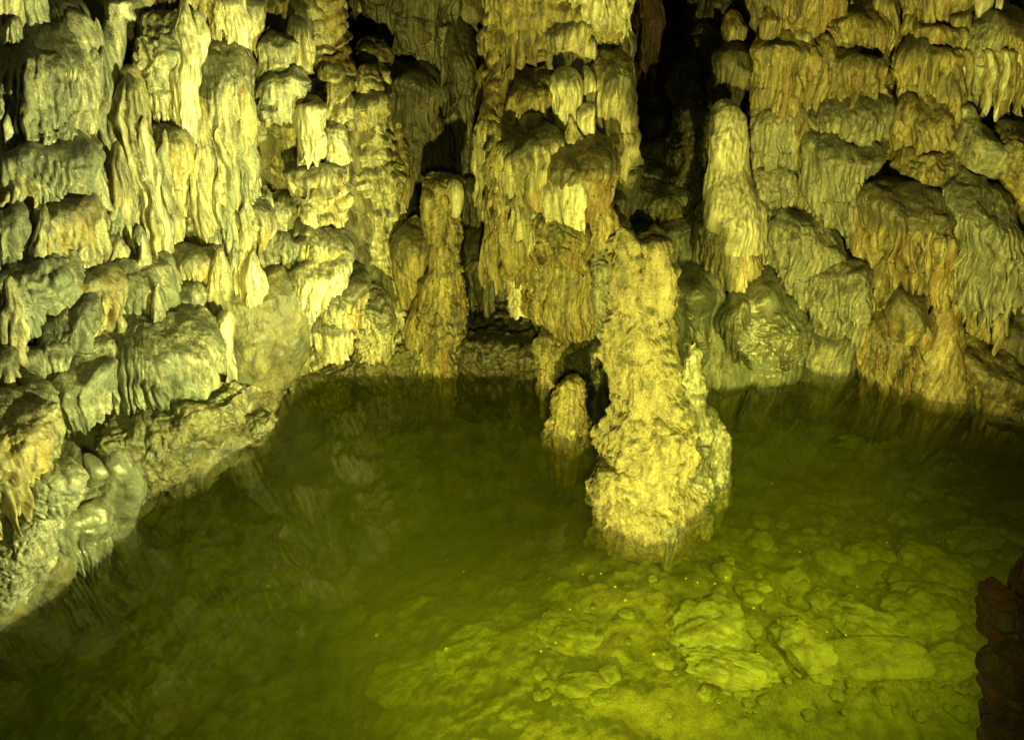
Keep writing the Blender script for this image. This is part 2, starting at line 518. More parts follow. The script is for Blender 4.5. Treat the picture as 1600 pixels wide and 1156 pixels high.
def blob(name, pts, mat='cream', style='flow', off=0.0, depth=None, ry=0.85, back=0.7, face=None, lam=None, fl=None, fringe=None, ta=None, fl_from=0.25, scale=1.0, crust=0.0, cap=0.3, slant=0.0, tilt=0.0, hang=False):
    """One lump of flowstone. pts: (x, y, half width) down its middle as the photo shows it; its place in the cave
    comes from the wall it grew on (off: metres further out). Returns grid and settings for build()."""
    SEED[0] += 1
    sd = SEED[0] * 3.173
    S = dict(STYLES[style])
    for k, v in (('lam', lam), ('fl', fl), ('fringe', fringe), ('ta', ta)):
        if v is not None:
            S[k] = v
    pts = np.array(pts, float)
    xs, ys, hw = pts.T
    if lam is None and xs.mean() < 380:
        S['lam'] *= 0.78
    ymid = ys[0] + 0.65 * (ys[-1] - ys[0])
    hmax = hw.max()
    if depth is None:
        D = wall_depth(xs, ys) if (ys[-1] - ys[0]) > 230 else np.full(len(xs), float(wall_depth(np.interp(ymid, ys, xs), ymid)))
    else:
        D = np.full(len(xs), float(depth)) if np.isscalar(depth) else np.interp(ys, ys[[0, -1]], depth)
    D = D - off
    wet = False
    yw = float(np.interp(xs[-1], WL[:, 0], WL[:, 1]))
    if depth is None and not hang and ys[-1] > yw - 8:      # its foot stands where the shoreline is
        wet = True
        rg = float(np.interp(yw, ys, hw)) * 7.2 / FPX
        Y0 = float(at_z(xs[-1], yw + 3)[0][1])
        D = D + (Y0 - (float(np.interp(yw, ys, D)) - back * 0 )) + back * min(ry * rg, 0.62) + 0.10 - 0.38 * off
    _, t = at_y(xs, ys, D)
    rx = hw * t / FPX
    rym = min(ry * rx.max(), 0.62)
    ryv = rym * rx / rx.max()
    Dref = D - back * ryv
    Pc, t = at_y(xs, ys, Dref)
    Nf = facing(float(xs.mean())) if face is None else np.array([math.sin(math.radians(face)), -math.cos(math.radians(face)), 0])
    Tf = np.array([-Nf[1], Nf[0], 0.0])
    cxy = Pc.copy()
    cxy[:, :2] += -Nf[:2] * (back * rym)
    # X must stay where the ray put it for the widest row
    # resample rows
    H = Pc[0, 2] - Pc[-1, 2]
    seg = np.hypot(np.diff(Pc[:, 2]), np.diff(rx)) + 1e-6
    s = np.concatenate([[0], np.cumsum(seg)])
    nr = int(np.clip(s[-1] / (STEP * scale), 14, 420))
    q = np.linspace(0, s[-1], nr)
    C = np.stack([np.interp(q, s, cxy[:, k]) for k in range(3)], -1)
    R = np.interp(q, s, rx)
    RY = np.interp(q, s, ryv)
    tt = (C[0, 2] - C[:, 2]) / max(H, 1e-6)
    if not hang and (wet or C[-1, 2] < 0.16):      # stands in the pool: carry it on down below the surface
        nd = 26
        dz_ = np.linspace(0, 1, nd + 1)[1:]
        C = np.vstack([C, C[-1:] + np.stack([0 * dz_, 0 * dz_, -(0.75 + C[-1, 2]) * dz_], -1)])
        sh_ = 1 - 0.34 * sstep(0.03, 0.35, dz_)      # the water has undercut it
        R = np.concatenate([R, R[-1] * sh_]); RY = np.concatenate([RY, RY[-1] * sh_])
        tt = np.concatenate([tt, np.full(nd, 1.0)])
        nr += nd
    if nr > 40:   # soften polyline corners
        ker = np.hanning(9); ker /= ker.sum()
        for a in (R, RY):
            e = np.pad(a, 4, mode='edge')
            sm = np.convolve(e, ker, 'valid')
            a[4:] = sm[4:]
    # underside rows
    nb = 5
    f = np.linspace(0.8, 0.02, nb)
    C = np.vstack([C, np.repeat(C[-1:], nb, 0) + np.array([0, 0, 1.0]) * (np.linspace(0.0, 0.04, nb) * min(H, 1))[:, None]])
    R = np.concatenate([R, R[-1] * f]); RY = np.concatenate([RY, RY[-1] * f])
    tt = np.concatenate([tt, np.full(nb, 1.0)])
    inner = np.concatenate([np.ones(nr), np.linspace(0.6, 0, nb)])
    # around
    rm = max(rx.max(), 0.02)
    nfr = int(np.clip(2.0 * 2.0 * rm / (STEP * scale), 16, 420))
    th = np.concatenate([np.linspace(-2.0, 2.0, nfr, endpoint=False), np.linspace(2.0, 2 * math.pi - 2.0, max(8, nfr // 5), endpoint=False)])
    TH, T = np.meshgrid(th, tt)
    C = C - Nf * (slant * rym * (1 - R / R.max()) * (tt < 0.6))[:, None]
    lump = 1 + LUMP.get(style, 0.16) * (pn(TH * 0.0 + np.cos(TH) * 1.3 + sd, np.sin(TH) * 1.3, C[:, None, 2] * 2.6 + sd) + 0.5 * pn(np.cos(TH) * 3 + sd, np.sin(TH) * 3, C[:, None, 2] * 5 + sd))
    P = C[:, None] + Tf * (R[:, None] * np.sin(th) * lump)[..., None] + Nf * (RY[:, None] * np.cos(th) * lump)[..., None]
    P[..., 2] += tilt * ((P - C[:, None]) * Tf).sum(-1) * (1 - 0.6 * sstep(0.5, 1.0, T)) * inner[:, None]
    # flutes
    per = rm * 0.5 * (1 + ry)
    U = np.where(TH > math.pi, TH - 2 * math.pi, TH) * per
    W = P[..., 2]
    if S['fl'] > 0:
        k = U / S['lam'] + 0.9 * pn(U * 2.2 + sd, W * 1.6, sd) + 0.35 * pn(U * 9, W * 5 + sd, 1.3)
        ki = np.floor(k)
        h = np.abs(np.sin(np.pi * k)) ** 0.7
        amp = 0.35 + 0.95 * hsh(ki, sd)
        ramp = sstep(fl_from * 0.6, fl_from + 0.3, T)
        patch = 0.35 + 0.65 * sstep(-0.35, 0.35, pn(U * 2.0, W * 1.1, sd + 9))
        gap = np.where(hsh(ki, sd + 5) < 0.3, 1.0, 0.0) * (1 - h) ** 2
        flv = (h * amp - 0.5 - 0.8 * gap * sstep(0.4, 0.9, T)) * ramp * patch * (0.75 + 0.6 * T)
        tone = (hsh(ki, sd + 8) - 0.5) * 1.2 * ramp * np.minimum(1, 1.5 * h) + 0.5 * pn(U * 3, W * 1.2, sd + 3)
        cr = crust * sstep(cap + 0.24, cap - 0.10, T + 0.22 * pn(U * 4, W * 2.5, sd) + 0.22 * (h - 0.6) * ramp + 0.08 * pn(U * 16, W * 5, sd))
        kf = U / (S['lam'] * 3.1) + 0.8 * pn(U * 1.3 + sd, W * 0.9, sd + 1)
        flv = flv + 0.9 * (np.abs(np.sin(np.pi * kf)) ** 0.8 - 0.6) * ramp * (0.4 + 0.6 * T)
        k2 = U / (S['lam'] * 0.40) + 0.8 * pn(U * 5 + sd, W * 2.6, sd + 7) + 0.4 * pn(U * 17, W * 9, sd)
        fine = (np.abs(np.sin(np.pi * k2)) ** 0.7) * (0.4 + 0.9 * hsh(np.floor(k2), sd + 1)) - 0.5
        flv = flv + 0.34 * fine * np.maximum(ramp, 0.25) * (0.35 + 0.65 * sstep(-0.4, 0.3, pn(U * 3 + 7, W * 2, sd)))
        # hanging fringe
        lenk = 1.9 * (hsh(ki, sd + 2.2) - 0.30) * h ** 1.3 + 0.7 * pn(U * 2.5, sd, 0.5)
        dz = S['fringe'] * min(H, 0.8) * lenk * sstep(0.40, 1.0, T) ** 1.5 * inner[:, None]
    else:
        flv = 0 * U
        tone = 0.6 * pn(U * 3, W * 2, sd + 3)
        cr = crust * sstep(cap + 0.24, cap - 0.10, T + 0.3 * pn(U * 4, W * 2.5, sd))
        dz = 0 * U
    du = np.gradient(P, axis=1)
    du[:, 0] = du[:, 1]; du[:, -1] = du[:, -2]
    dt = np.gradient(P, axis=0)
    Nn = np.cross(dt, du)
    ln = np.linalg.norm(Nn, axis=-1, keepdims=True)
    rad = Tf * np.sin(TH)[..., None] + Nf * np.cos(TH)[..., None]
    Nn = np.where(ln > 1e-9, Nn / np.maximum(ln, 1e-9), np.array([0, 0, 1.0]))
    sgn = np.sign((Nn * (rad + np.array([0, 0, 0.6]))).sum(-1, keepdims=True) + 1e-6)
    Nn = Nn * sgn
    X, Y, Z = P[..., 0] + sd, P[..., 1], P[..., 2]
    fade = np.clip(R / (0.25 * rm), 0.15, 1)[:, None] * inner[:, None] ** 0.5
    small = np.clip(rm / 0.22, 0.25, 1.0)
    d = S['fl'] * flv * (0.5 + 0.5 * small)
    d = d + small * S['fbm'] * (1.2 * pn(X * 3.1, Y * 3.1, Z * 2.4) + 0.6 * pn(X * 7, Y * 7, Z * 5) + 0.42 * pn(X * 15, Y * 15, Z * 12) + 0.25 * pn(X * 31, Y * 31, Z * 24))
    b = np.abs(pn(X * 11, Y * 11, Z * 13)) + 0.5 * np.abs(pn(X * 24, Y * 24, Z * 27))
    d = d + S['bil'] * (b - 0.45) * small
    # little ledges
    wob = 0.55 * pn(U * 3.0 + sd, W * 0.8, 3.1) + 0.35 * pn(U * 11, W * 2, sd)
    kz = -W / S['tier'] + wob
    fz = kz - np.floor(kz)
    lip = sstep(0.0, 0.25, fz) * (1 - sstep(0.72, 1.0, fz))
    am = (0.3 + 0.9 * hsh(np.floor(kz), sd)) * sstep(-0.5, 0.3, pn(U * 3.5, W * 3.0, sd + 4))
    td = S['ta'] * lip * am
    if style in ('tiers', 'rough'):     # dirt caught on the little ledges
        cr = np.maximum(cr, (0.62 if style == 'tiers' else 0.5) * sstep(0.42, 0.22, fz) * sstep(0.3, 0.7, am) * sstep(-0.45, 0.1, pn(U * 7, W * 3, sd + 6)))
    d = (d + td) * fade
    P = P + Nn * d[..., None]
    P[..., 2] -= dz + td * 0.7 * fade
    P = warp(P)
    return dict(name=name, P=P, mat=mat, attrs=dict(tone=np.clip(tone, -1, 1), crust=cr), base=np.array([C[-1, 0], C[-1, 1], P[..., 2].min()]))


CRUST = {'cream': 0.8, 'grey': 0.75, 'mottled': 1.0, 'pale': 0.45, 'amber': 0.75, 'dim': 0.6, 'wet': 0.3, 'rough': 0.3, 'rust': 0.2, 'bank': 0.3, 'darkrock': 0.0}


def lobe(name, x, yt, yb, hw, dome=0.34, taper=0.86, lean=0.0, pw=2.2, **k):
    """jellyfish shape: rounded top, skirt below"""
    v = np.concatenate([np.linspace(0, dome, 16) ** 1.0, np.linspace(dome, 1, 12)[1:]])
    v[:16] = dome * (np.linspace(0, 1, 16) ** 1.7)
    hws = np.where(v < dome, hw * np.maximum(1 - np.abs(1 - v / dome) ** pw, 0) ** (1 / pw), hw * (1 + (taper - 1) * (v - dome) / (1 - dome)))
    hws = np.maximum(hws, 0.4)
    ys = yt + (yb - yt) * v
    xs = x + lean * (v - 0.5)
    k.setdefault('crust', CRUST.get(k.get('mat', 'cream'), 0.5) * (0.35 + 0.65 * float(hsh(np.float64(x * 0.71 + yb * 0.93)))))
    k.setdefault('cap', dome * 0.95)
    k.setdefault('slant', 0.8)
    h_ = hsh(np.float64(x * 0.37 + yt * 1.13))
    k.setdefault('tilt', float(h_ - 0.5) * 0.55 if k.get('depth') is None else 0.0)
    if k.get('style', 'flow') in ('flow', 'curtain', 'fine') and k.get('depth') is None:
        hws = hws * 1.10
        if yb < 520 and not (x > 1040 and yb > 360):
            ys = yt + (yb - yt) * v * (1.0 + (1.5 if yb < 360 else 1.0) * 0.30 * float(hsh(np.float64(x * 1.7 + yb * 0.31))))
    k.setdefault('fl_from', 0.14)
    return blob(name, np.stack([xs, ys, hws], -1), **k)


def cone(name, x, yt, yb, h0, h1, pw=1.0, dome=0.1, lean=0.0, **k):
    v = np.concatenate([dome * (np.linspace(0, 1, 10) ** 1.8), np.linspace(dome, 1, 14)[1:]])
    full = h0 + (h1 - h0) * v ** pw
    hws = np.where(v < dome, full * np.maximum(1 - (1 - v / dome) ** 2, 0) ** 0.5, full)
    return blob(name, np.stack([x + lean * v, yt + (yb - yt) * v, np.maximum(hws, 0.3)], -1), **k)


def spine(name, pts, top=0.06, **k):
    """column through hand-set stations with a rounded head"""
    pts = np.array(pts, float)
    y = np.linspace(pts[0, 1], pts[-1, 1], 90)
    # smooth interpolation (Catmull-Rom through np.interp on a softened curve)
    out = []
    for c in (0, 2):
        a = np.interp(y, pts[:, 1], pts[:, c])
        ker = np.hanning(13); ker /= ker.sum()
        out.append(np.convolve(np.pad(a, 6, mode='reflect', reflect_type='odd'), ker, 'valid'))
    x, h = out
    v = (y - y[0]) / (y[-1] - y[0])
    h = np.where(v < top, h * np.maximum(1 - (1 - v / max(top, 1e-6)) ** 2, 0) ** 0.5, h)
    return blob(name, np.stack([x, y, np.maximum(h, 0.4)], -1), **k)


def tag(o, label=None, cat=None, group=None, kind=None):
    for k, v in (('label', label), ('category', cat), ('group', group), ('kind', kind)):
        if v:
            o[k] = v
    return o


def thing(name, label, cat, parts, group=None):
    """parts: list of blob dicts. One part -> the mesh is the thing; more -> an Empty at the base parents them."""
    if len(parts) == 1:
        b = parts[0]
        o = grid_mesh(name, b['P'], True, b['mat'], b['base'], b['attrs'])
        return tag(o, label, cat, group)
    base = parts[np.argmin([b['base'][2] for b in parts])]['base']
    e = bpy.data.objects.new(name, None)
    COL.objects.link(e)
    e.location = base
    e.empty_display_size = 0.1
    tag(e, label, cat, group)
    for b in parts:
        o = grid_mesh(b['name'], b['P'], True, b['mat'], b['base'], b['attrs'])
        o.parent = e
        o.location = b['base'] - base
        if b.get('label'):
            o['label'] = b['label']
    return e

# ---------------------------------------------------------------- setting: cave wall, pool bed, water
def cave_wall():
    xs = np.arange(-250, 1851, 4.5)
    yw = np.interp(xs, WL[:, 0], WL[:, 1]) + 14
    v = np.linspace(0, 1, 230)
    Y = -250 + (yw[None] + 250) * v[:, None]
    X = np.broadcast_to(xs[None], Y.shape)
    D = wall_depth(X, Y) + 0.02
    P, _ = at_y(X, Y, D)
    out = np.stack([np.array(facing(x)) for x in xs])
    up = []
    for k, q in enumerate(np.linspace(1, 0.04, 40)):
        r = P[0] + out * (1.6 * q * q) + np.array([0, 0, 2.6 * q])
        up.append(r)
    dn = []
    for q in np.linspace(0.05, 1, 30):
        dn.append(P[-1] - out * (0.30 * min(1.0, q * 3)) - np.array([0, 0, 1.5 * q]))
    P = np.concatenate([np.array(up), P, np.array(dn)], 0)
    dt = np.gradient(P, axis=0)
    du = np.gradient(P, axis=1)
    N = np.cross(du, dt)
    N /= np.linalg.norm(N, axis=-1, keepdims=True) + 1e-9
    N *= np.sign((N * out[None]).sum(-1, keepdims=True))
    U = np.cumsum(np.linalg.norm(du[:, :, :2], axis=-1), axis=1)
    U = np.broadcast_to(U[120][None], U.shape)
    W = P[..., 2]
    k = U / 0.075 + 1.1 * pn(U * 2, W * 1.4, 2) + 0.4 * pn(U * 8, W * 4, 5)
    h = np.abs(np.sin(np.pi * k)) ** 0.7 * (0.4 + 0.9 * hsh(np.floor(k)))
    kz = -W / 0.33 + 0.9 * pn(U * 1.6, W * 0.6, 7) + 0.4 * pn(U * 6, W * 2, 8)
    fz = kz - np.floor(kz)
    lip = sstep(0, 0.35, fz) * (1 - sstep(0.75, 1, fz))
    d = 0.035 * h * sstep(-0.3, 0.4, pn(U * 1.5, W, 11)) + 0.09 * lip * sstep(-0.4, 0.3, pn(U * 2, W * 2, 17))
    d = d + 0.10 * pn(P[..., 0] * 1.6, P[..., 1] * 1.6, W * 1.3) + 0.05 * pn(P[..., 0] * 5, P[..., 1] * 5, W * 4) + 0.02 * pn(P[..., 0] * 14, P[..., 1] * 14, W * 12)
    P = P + N * (d - 0.06)[..., None]
    P[..., 2] -= 0.06 * lip
    o = grid_mesh('cave_wall', P, False, 'wall')
    tag(o, None, None, None, 'structure')
    return o


def bed_depth(x, y):
    x, y = np.asarray(x, float), np.asarray(y, float)
    d = 0.85 + 0 * x
    d = d - 0.42 * np.exp(-(((x - 1.7) / 1.7) ** 2 + ((y - 3.2) / 1.5) ** 2))
    d = d - 0.25 * np.exp(-(((x + 0.2) / 0.9) ** 2 + ((y - 2.7) / 0.6) ** 2))
    d = d - 0.30 * np.exp(-(((x - 0.9) / 1.1) ** 2 + ((y - 4.5) / 1.0) ** 2))
    d = d + 0.5 * np.exp(-(((x + 0.9) / 1.5) ** 2 + ((y - 5.6) / 1.1) ** 2))
    d = d + 0.1 * np.exp(-(((x + 1.9) / 1.2) ** 2 + ((y - 3.6) / 1.2) ** 2))
    d = d + 0.25 * np.exp(-(((x - 3.2) / 1.6) ** 2 + ((y - 6.0) / 0.8) ** 2))
    return d + 0.10 * pn(x * 0.9, y * 0.9, 3.3) + 0.05 * pn(x * 2.6, y * 2.6, 1.7)


def pool_bed():
    xs = np.arange(-7, 8, 0.024)
    ys = np.arange(-1.5, 9.0, 0.024)
    X, Y = np.meshgrid(xs, ys)
    b = np.abs(pn(X * 5, Y * 5, 0.7)) + 0.6 * np.abs(pn(X * 11, Y * 11, 2.2))
    Z = -bed_depth(X, Y) + 0.05 * (b - 0.4) * sstep(-0.3, 0.5, pn(X * 0.8, Y * 0.8, 9)) + 0.05 * pn(X * 4, Y * 4, 7) + 0.03 * np.maximum(0, pn(X * 9, Y * 9, 4)) ** 1.5 + 0.02 * pn(X * 22, Y * 22, 4)
    o = grid_mesh('pool_bed', np.stack([X, Y, Z], -1), False, 'bed')
    tag(o, None, None, None, 'structure')


def pool_water():
    x0, x1, y0, y1, z0 = -6.6, 7.4, -1.2, 8.6, -2.6
    V = np.array([(x0, y0, 0), (x1, y0, 0), (x1, y1, 0), (x0, y1, 0), (x0, y0, z0), (x1, y0, z0), (x1, y1, z0), (x0, y1, z0)], float)
    F = np.array([(0, 1, 2, 3), (7, 6, 5, 4), (0, 4, 5, 1), (1, 5, 6, 2), (2, 6, 7, 3), (3, 7, 4, 0)])
    o = raw_mesh('pool_water', V, F, 'water', np.zeros(3))
    o.data.polygons.foreach_set('use_smooth', np.zeros(6, bool))
    tag(o, None, None, None, 'structure')


def stone(name, c, size, rot=0.0, mat='stone', boxy=1.0, tilt=0.0, rough=0.09, res=None):
    SEED[0] += 1
    sd = SEED[0] * 2.31
    n = res or int(np.clip(max(size) / 0.006, 14, 110))
    a = np.linspace(0, math.pi, n)[:, None]
    t = np.linspace(0, 2 * math.pi, 2 * n, endpoint=False)[None]
    p = np.stack([np.sin(a) * np.cos(t), np.sin(a) * np.sin(t), np.cos(a) + 0 * t], -1)
    if boxy != 1.0:
        m = (np.abs(p) ** (2 * boxy)).sum(-1, keepdims=True) ** (1 / (2 * boxy))
        p = p / m
    d = 1 + rough * (1.6 * pn(p[..., 0] * 1.4 + sd, p[..., 1] * 1.4, p[..., 2] * 1.4) + 0.8 * pn(p[..., 0] * 3.3 + sd, p[..., 1] * 3.3, p[..., 2] * 3.3) + 0.4 * pn(p[..., 0] * 8 + sd, p[..., 1] * 8, p[..., 2] * 8))
    cr = np.abs(pn(p[..., 0] * 1.6 + sd, p[..., 1] * 2.2, p[..., 2] * 2.2 + 3))
    d = d + rough * (1.3 * cr - 0.4) + rough * 0.35 * np.abs(pn(p[..., 0] * 6, p[..., 1] * 6 + sd, p[..., 2] * 6))
    p = p * d[..., None] * np.array(size)
    ct, st = math.cos(tilt), math.sin(tilt)
    p = np.stack([p[..., 0] * ct + p[..., 2] * st, p[..., 1], -p[..., 0] * st + p[..., 2] * ct], -1)
    cr, sr = math.cos(rot), math.sin(rot)
    p = np.stack([p[..., 0] * cr - p[..., 1] * sr, p[..., 0] * sr + p[..., 1] * cr, p[..., 2]], -1)
    c = np.array(c, float)
    return grid_mesh(name, p + c, True, mat, origin=c)


def on_bed(px, py):
    z = -0.6
    for _ in range(12):
        P, _t = at_z(px, py, z)
        z = float(-bed_depth(P[0], P[1]))
    return P


WALL = cave_wall()
pool_bed()
pool_water()

# stones lying under the water: photo place, half sizes in photo pixels across / deep, height m, turn, boxiness
SUNK = [
    (1370, 1036, 62, 26, 0.13, 0.06, 3.0, 'long squared pale slab lying on the pool bed near the bottom edge', 0.05),
    (1252, 1012, 32, 38, 0.13, 0.5, 1.4, 'wedge shaped pale stone under water left of the squared slab', 0.14),
    (1345, 986, 50, 30, 0.16, -0.5, 1.3, 'humped knobbly stone under water just above the squared slab', 0.16),
    (1432, 970, 42, 32, 0.17, 0.3, 1.5, 'chunky pale block under water with a dark gap on its left', 0.13),
    (1302, 880, 28, 17, 0.10, -0.4, 1.2, 'smooth oval sunken stone below the open right side of the pool', 0.08),
    (1368, 868, 26, 14, 0.08, -0.6, 1.3, 'small ridged sunken stone right of the smooth oval stone', 0.12),
    (1460, 890, 46, 26, 0.12, -0.9, 1.3, 'broad flat sunken stone far right with coins beside it', 0.10),
    (1440, 925, 40, 10, 0.07, -0.1, 1.6, 'thin tilted sunken plate above the chunky pale block', 0.08),
    (1105, 985, 52, 40, 0.14, 0.4, 1.2, 'big knobbly sunken mound with a dark shadow on its left', 0.15),
    (1138, 1045, 60, 26, 0.12, -0.2, 1.2, 'low rounded sunken lump in front of the big knobbly mound', 0.14),
    (640, 1066, 60, 34, 0.16, 0.1, 1.2, 'wide smooth sunken boulder at the bottom edge left of centre', 0.10),
    (918, 1072, 46, 20, 0.16, 0.0, 1.3, 'pale rounded sunken boulder just breaking the bottom edge in the middle', 0.08),
    (1275, 1052, 22, 16, 0.07, -0.5, 1.2, 'small egg shaped sunken stone between wedge stone and slab', 0.07),
    (745, 1010, 60, 34, 0.12, 0.3, 1.1, 'dim broad sunken hump left of centre near the bottom', 0.13),
    (905, 985, 60, 34, 0.10, -0.2, 1.1, 'flat weedy sunken hump below the tall stalagmite', 0.12),
    (1520, 845, 40, 16, 0.10, 0.2, 1.3, 'dark sunken stone at the far right under the wall reflection', 0.12),
    (1365, 690, 52, 12, 0.12, 0.1, 1.3, 'dim long sunken rock in the dark water before the right wall', 0.10),
    (1215, 1000, 14, 12, 0.05, 0.2, 1.2, 'little sunken stone touching the wedge shaped stone', 0.10),
    (1480, 1040, 40, 22, 0.10, 0.3, 1.2, 'dull rounded sunken stone between slab and dark rock', 0.12),
]
for (px, py, wx, wy, hz, rot, boxy, lab, rg) in SUNK:
    P = on_bed(px, py)
    t = np.linalg.norm(P - np.array([0, 0, CAM_H]))
    s = t / FPX
    o = stone('sunken_stone', P + np.array([0, 0, hz * (0.3 if px > 1000 else -0.25)]), (wx * s, max(wy * s * 1.15, 0.05), hz * 0.72), rot, 'stone', boxy, 0.0, rg)
    tag(o, lab, 'stone', 'stones lying on the pool bed')

r = np.random.default_rng(31)
n = 0
while n < 280:
    px, py = r.uniform(820, 1590), r.uniform(760, 1120)
    if r.random() > sstep(900, 1300, px) * 0.7 + 0.35 * sstep(850, 1000, py):
        continue
    P = on_bed(px, py)
    a = r.uniform(0.015, 0.05) * (1.9 if r.random() < 0.15 else 1)
    o = stone('sunken_cobble', P + np.array([0, 0, a * 0.1]), (a * r.uniform(0.8, 1.5), a, a * r.uniform(0.4, 0.7)), r.uniform(0, 3), 'stone' if r.random() < 0.5 else 'bed', r.uniform(1, 1.8), r.uniform(-0.3, 0.3), 0.12)
    tag(o, 'small sunken cobble among the scatter of cobbles on the pool bed', 'cobble', 'cobbles scattered on the pool bed')
    n += 1


n = 0
while n < 46:
    px, py = r.uniform(1120, 1590), r.uniform(770, 1010)
    P = on_bed(px, py)
    a = r.uniform(0.05, 0.12)
    o = stone('sunken_cobble', P + np.array([0, 0, a * 0.12]), (a * r.uniform(0.9, 1.7), a, a * r.uniform(0.45, 0.75)), r.uniform(0, 3), 'stone' if r.random() < 0.6 else 'bed', r.uniform(1.1, 2.2), r.uniform(-0.35, 0.35), 0.11)
    tag(o, 'small sunken cobble among the scatter of cobbles on the pool bed', 'cobble', 'cobbles scattered on the pool bed')
    n += 1


def coin(px, py, rad, lab=None):
    P = on_bed(px, py)
    prof = [(0.001, 0.0), (0.8, 0.0), (0.84, 0.0012), (0.98, 0.0012), (1.0, 0.0), (1.0, -0.002), (0.001, -0.002)]
    t = np.linspace(0, 2 * math.pi, 24, endpoint=False)
    G = np.array([[(rad * a * math.cos(q), rad * a * math.sin(q), z) for q in t] for a, z in prof])
    c = P + np.array([0, 0, 0.075])
    G[..., 2] += G[..., 0] * 0.15
    o = grid_mesh('coin', G + c, True, 'gold', origin=c)
    tag(o, lab or 'tiny bright coin lying among other coins on the pool bed', 'coin', 'coins thrown into the pool')


for (px, py, lab) in [(422, 923, 'lone bright coin in the dark left half of the pool'), (590, 1000, 'bright coin above the wide smooth sunken boulder'), (698, 1022, 'yellow coin right of the wide smooth sunken boulder'),
                      (1204, 762, 'lone bright coin in open water right of the tall stalagmite'), (1133, 911, 'bright coin on green silt above the big knobbly mound'),
                      (1490, 840, 'left one of two bright coins close together far right'), (1502, 832, 'right one of two bright coins close together far right')]:
    coin(px, py, 0.019, lab)
for (px, py) in [(938, 904), (910, 905), (976, 946), (1070, 912), (1088, 918), (1115, 920), (868, 1012), (1060, 965), (1175, 958), (1182, 1030), (1350, 978), (1368, 977), (1289, 995), (1382, 855), (1255, 836),
                 (1336, 924), (1462, 854), (960, 925), (845, 1025), (700, 882), (725, 640 + 260), (565, 955), (1020, 1030), (1120, 955), (1318, 1000), (1247, 870), (1365, 820), (890, 960)]:
    coin(px, py, r.uniform(0.008, 0.013))

# ---------------------------------------------------------------- formations, left to right
R_ = 'rock formation'
L_ = lobe

# ---- left wall: shelves with hanging skirts
thing('flowstone_shelf', 'big dark topped shelf with a long fluted curtain at top left', 'flowstone', [
    L_('shelf', 76, 2, 232, 76, dome=0.36, mat='mottled', style='curtain', fringe=0.22, off=0.12),
    L_('side_curtain', 128, 20, 170, 26, mat='pale', style='fine', off=0.16)])
thing('flowstone_lump', 'pair of small fluted knobs in the top left corner', 'flowstone', [
    L_('knob', 14, -40, 36, 22, mat='cream', off=0.16), L_('knob', 50, -30, 34, 17, mat='grey', off=0.18), L_('knob', 12, 32, 60, 16, mat='grey', off=0.2)])
thing('flowstone_rib', 'pale twisted rib of rock rising beside the dark crack', R_, [
    spine('rib', [(186, -30, 17), (182, 30, 17), (172, 80, 26), (168, 140, 30), (160, 200, 24), (158, 240, 16)], mat='mottled', style='smooth', off=0.15),
    L_('head', 186, -8, 24, 17, mat='pale', style='rough', off=0.3)])
thing('flowstone_gully', 'grey blue gully of rock between the shelves and drapery', R_, [
    spine('gully', [(152, 70, 12), (160, 160, 18), (168, 250, 24), (178, 330, 26), (188, 400, 22)], mat='grey', style='fine', off=0.05)])
thing('drapery_sheet', 'long cream drapery sheet hanging to a ragged foot left of centre wall', 'drapery', [
    spine('sheet', [(196, 110, 20), (206, 170, 34), (214, 260, 36), (224, 340, 34), (236, 395, 26), (236, 418, 14)], mat='cream', style='curtain', fringe=0.16, off=0.22),
    spine('strand', [(228, 180, 9), (240, 280, 12), (252, 380, 13), (256, 400, 8)], mat='pale', top=0.5, style='fine', off=0.34),
    spine('strand', [(266, 300, 14), (272, 360, 17), (268, 410, 12)], mat='cream', top=0.5, style='fine', off=0.18)])
thing('rock_boss', 'rounded grey mottled boss right of the dark crack', R_, [
    L_('boss', 255, 20, 152, 46, dome=0.55, mat='mottled', style='rock', off=0.1), L_('apron', 265, 128, 215, 28, mat='cream', style='flow', off=0.02)])
thing('flowstone_drapery', 'straight yellow drapery panel under the mottled boss', 'drapery', [L_('panel', 272, 198, 338, 33, dome=0.15, taper=0.8, mat='cream', style='curtain', off=0.14, fringe=0.14)])
thing('hanging_drapery', 'row of vertical drapery folds hanging in from the top edge left', 'drapery', [
    L_('folds', 322, -90, 62, 74, dome=0.2, taper=0.95, mat='cream', style='curtain', off=-0.1), L_('end_fold', 382, 6, 92, 20, mat='cream', style='flow', off=0.0)])
thing('flowstone_canopy', 'broad dark sloping canopy with long hanging strands beside the ribbed column', 'flowstone', [
    L_('canopy', 352, 48, 335, 53, dome=0.30, taper=0.9, lean=6, mat='mottled', style='curtain', off=0.12, fringe=0.12),
    L_('shoulder', 298, 22, 150, 38, dome=0.5, taper=0.7, lean=22, mat='grey', style='rock', off=0.1),
    spine('strand', [(306, 100, 8), (304, 150, 10), (300, 200, 7)], mat='pale', top=0.5, style='fine', off=0.20),
    spine('strand', [(330, 130, 7), (326, 200, 8), (328, 250, 5)], mat='pale', top=0.5, style='fine', off=0.26),
    spine('strand', [(362, 240, 26), (358, 330, 18), (352, 395, 12), (350, 425, 6)], mat='cream', top=0.5, style='fine', off=0.12),
    spine('strand', [(398, 120, 9), (394, 220, 12), (392, 330, 10)], mat='cream', top=0.5, style='fine', off=0.20)])
thing('flowstone_shelf', 'second shelf down on the left with a sharp toothed lip', 'flowstone', [
    L_('shelf', 86, 200, 322, 70, dome=0.42, lean=14, mat='mottled', style='flow', fringe=0.3, off=0.18),
    L_('lip', 30, 262, 320, 42, dome=0.6, mat='cream', style='flow', off=0.16),
    L_('side_curtain', 134, 206, 300, 22, mat='grey', style='fine', off=0.2)])
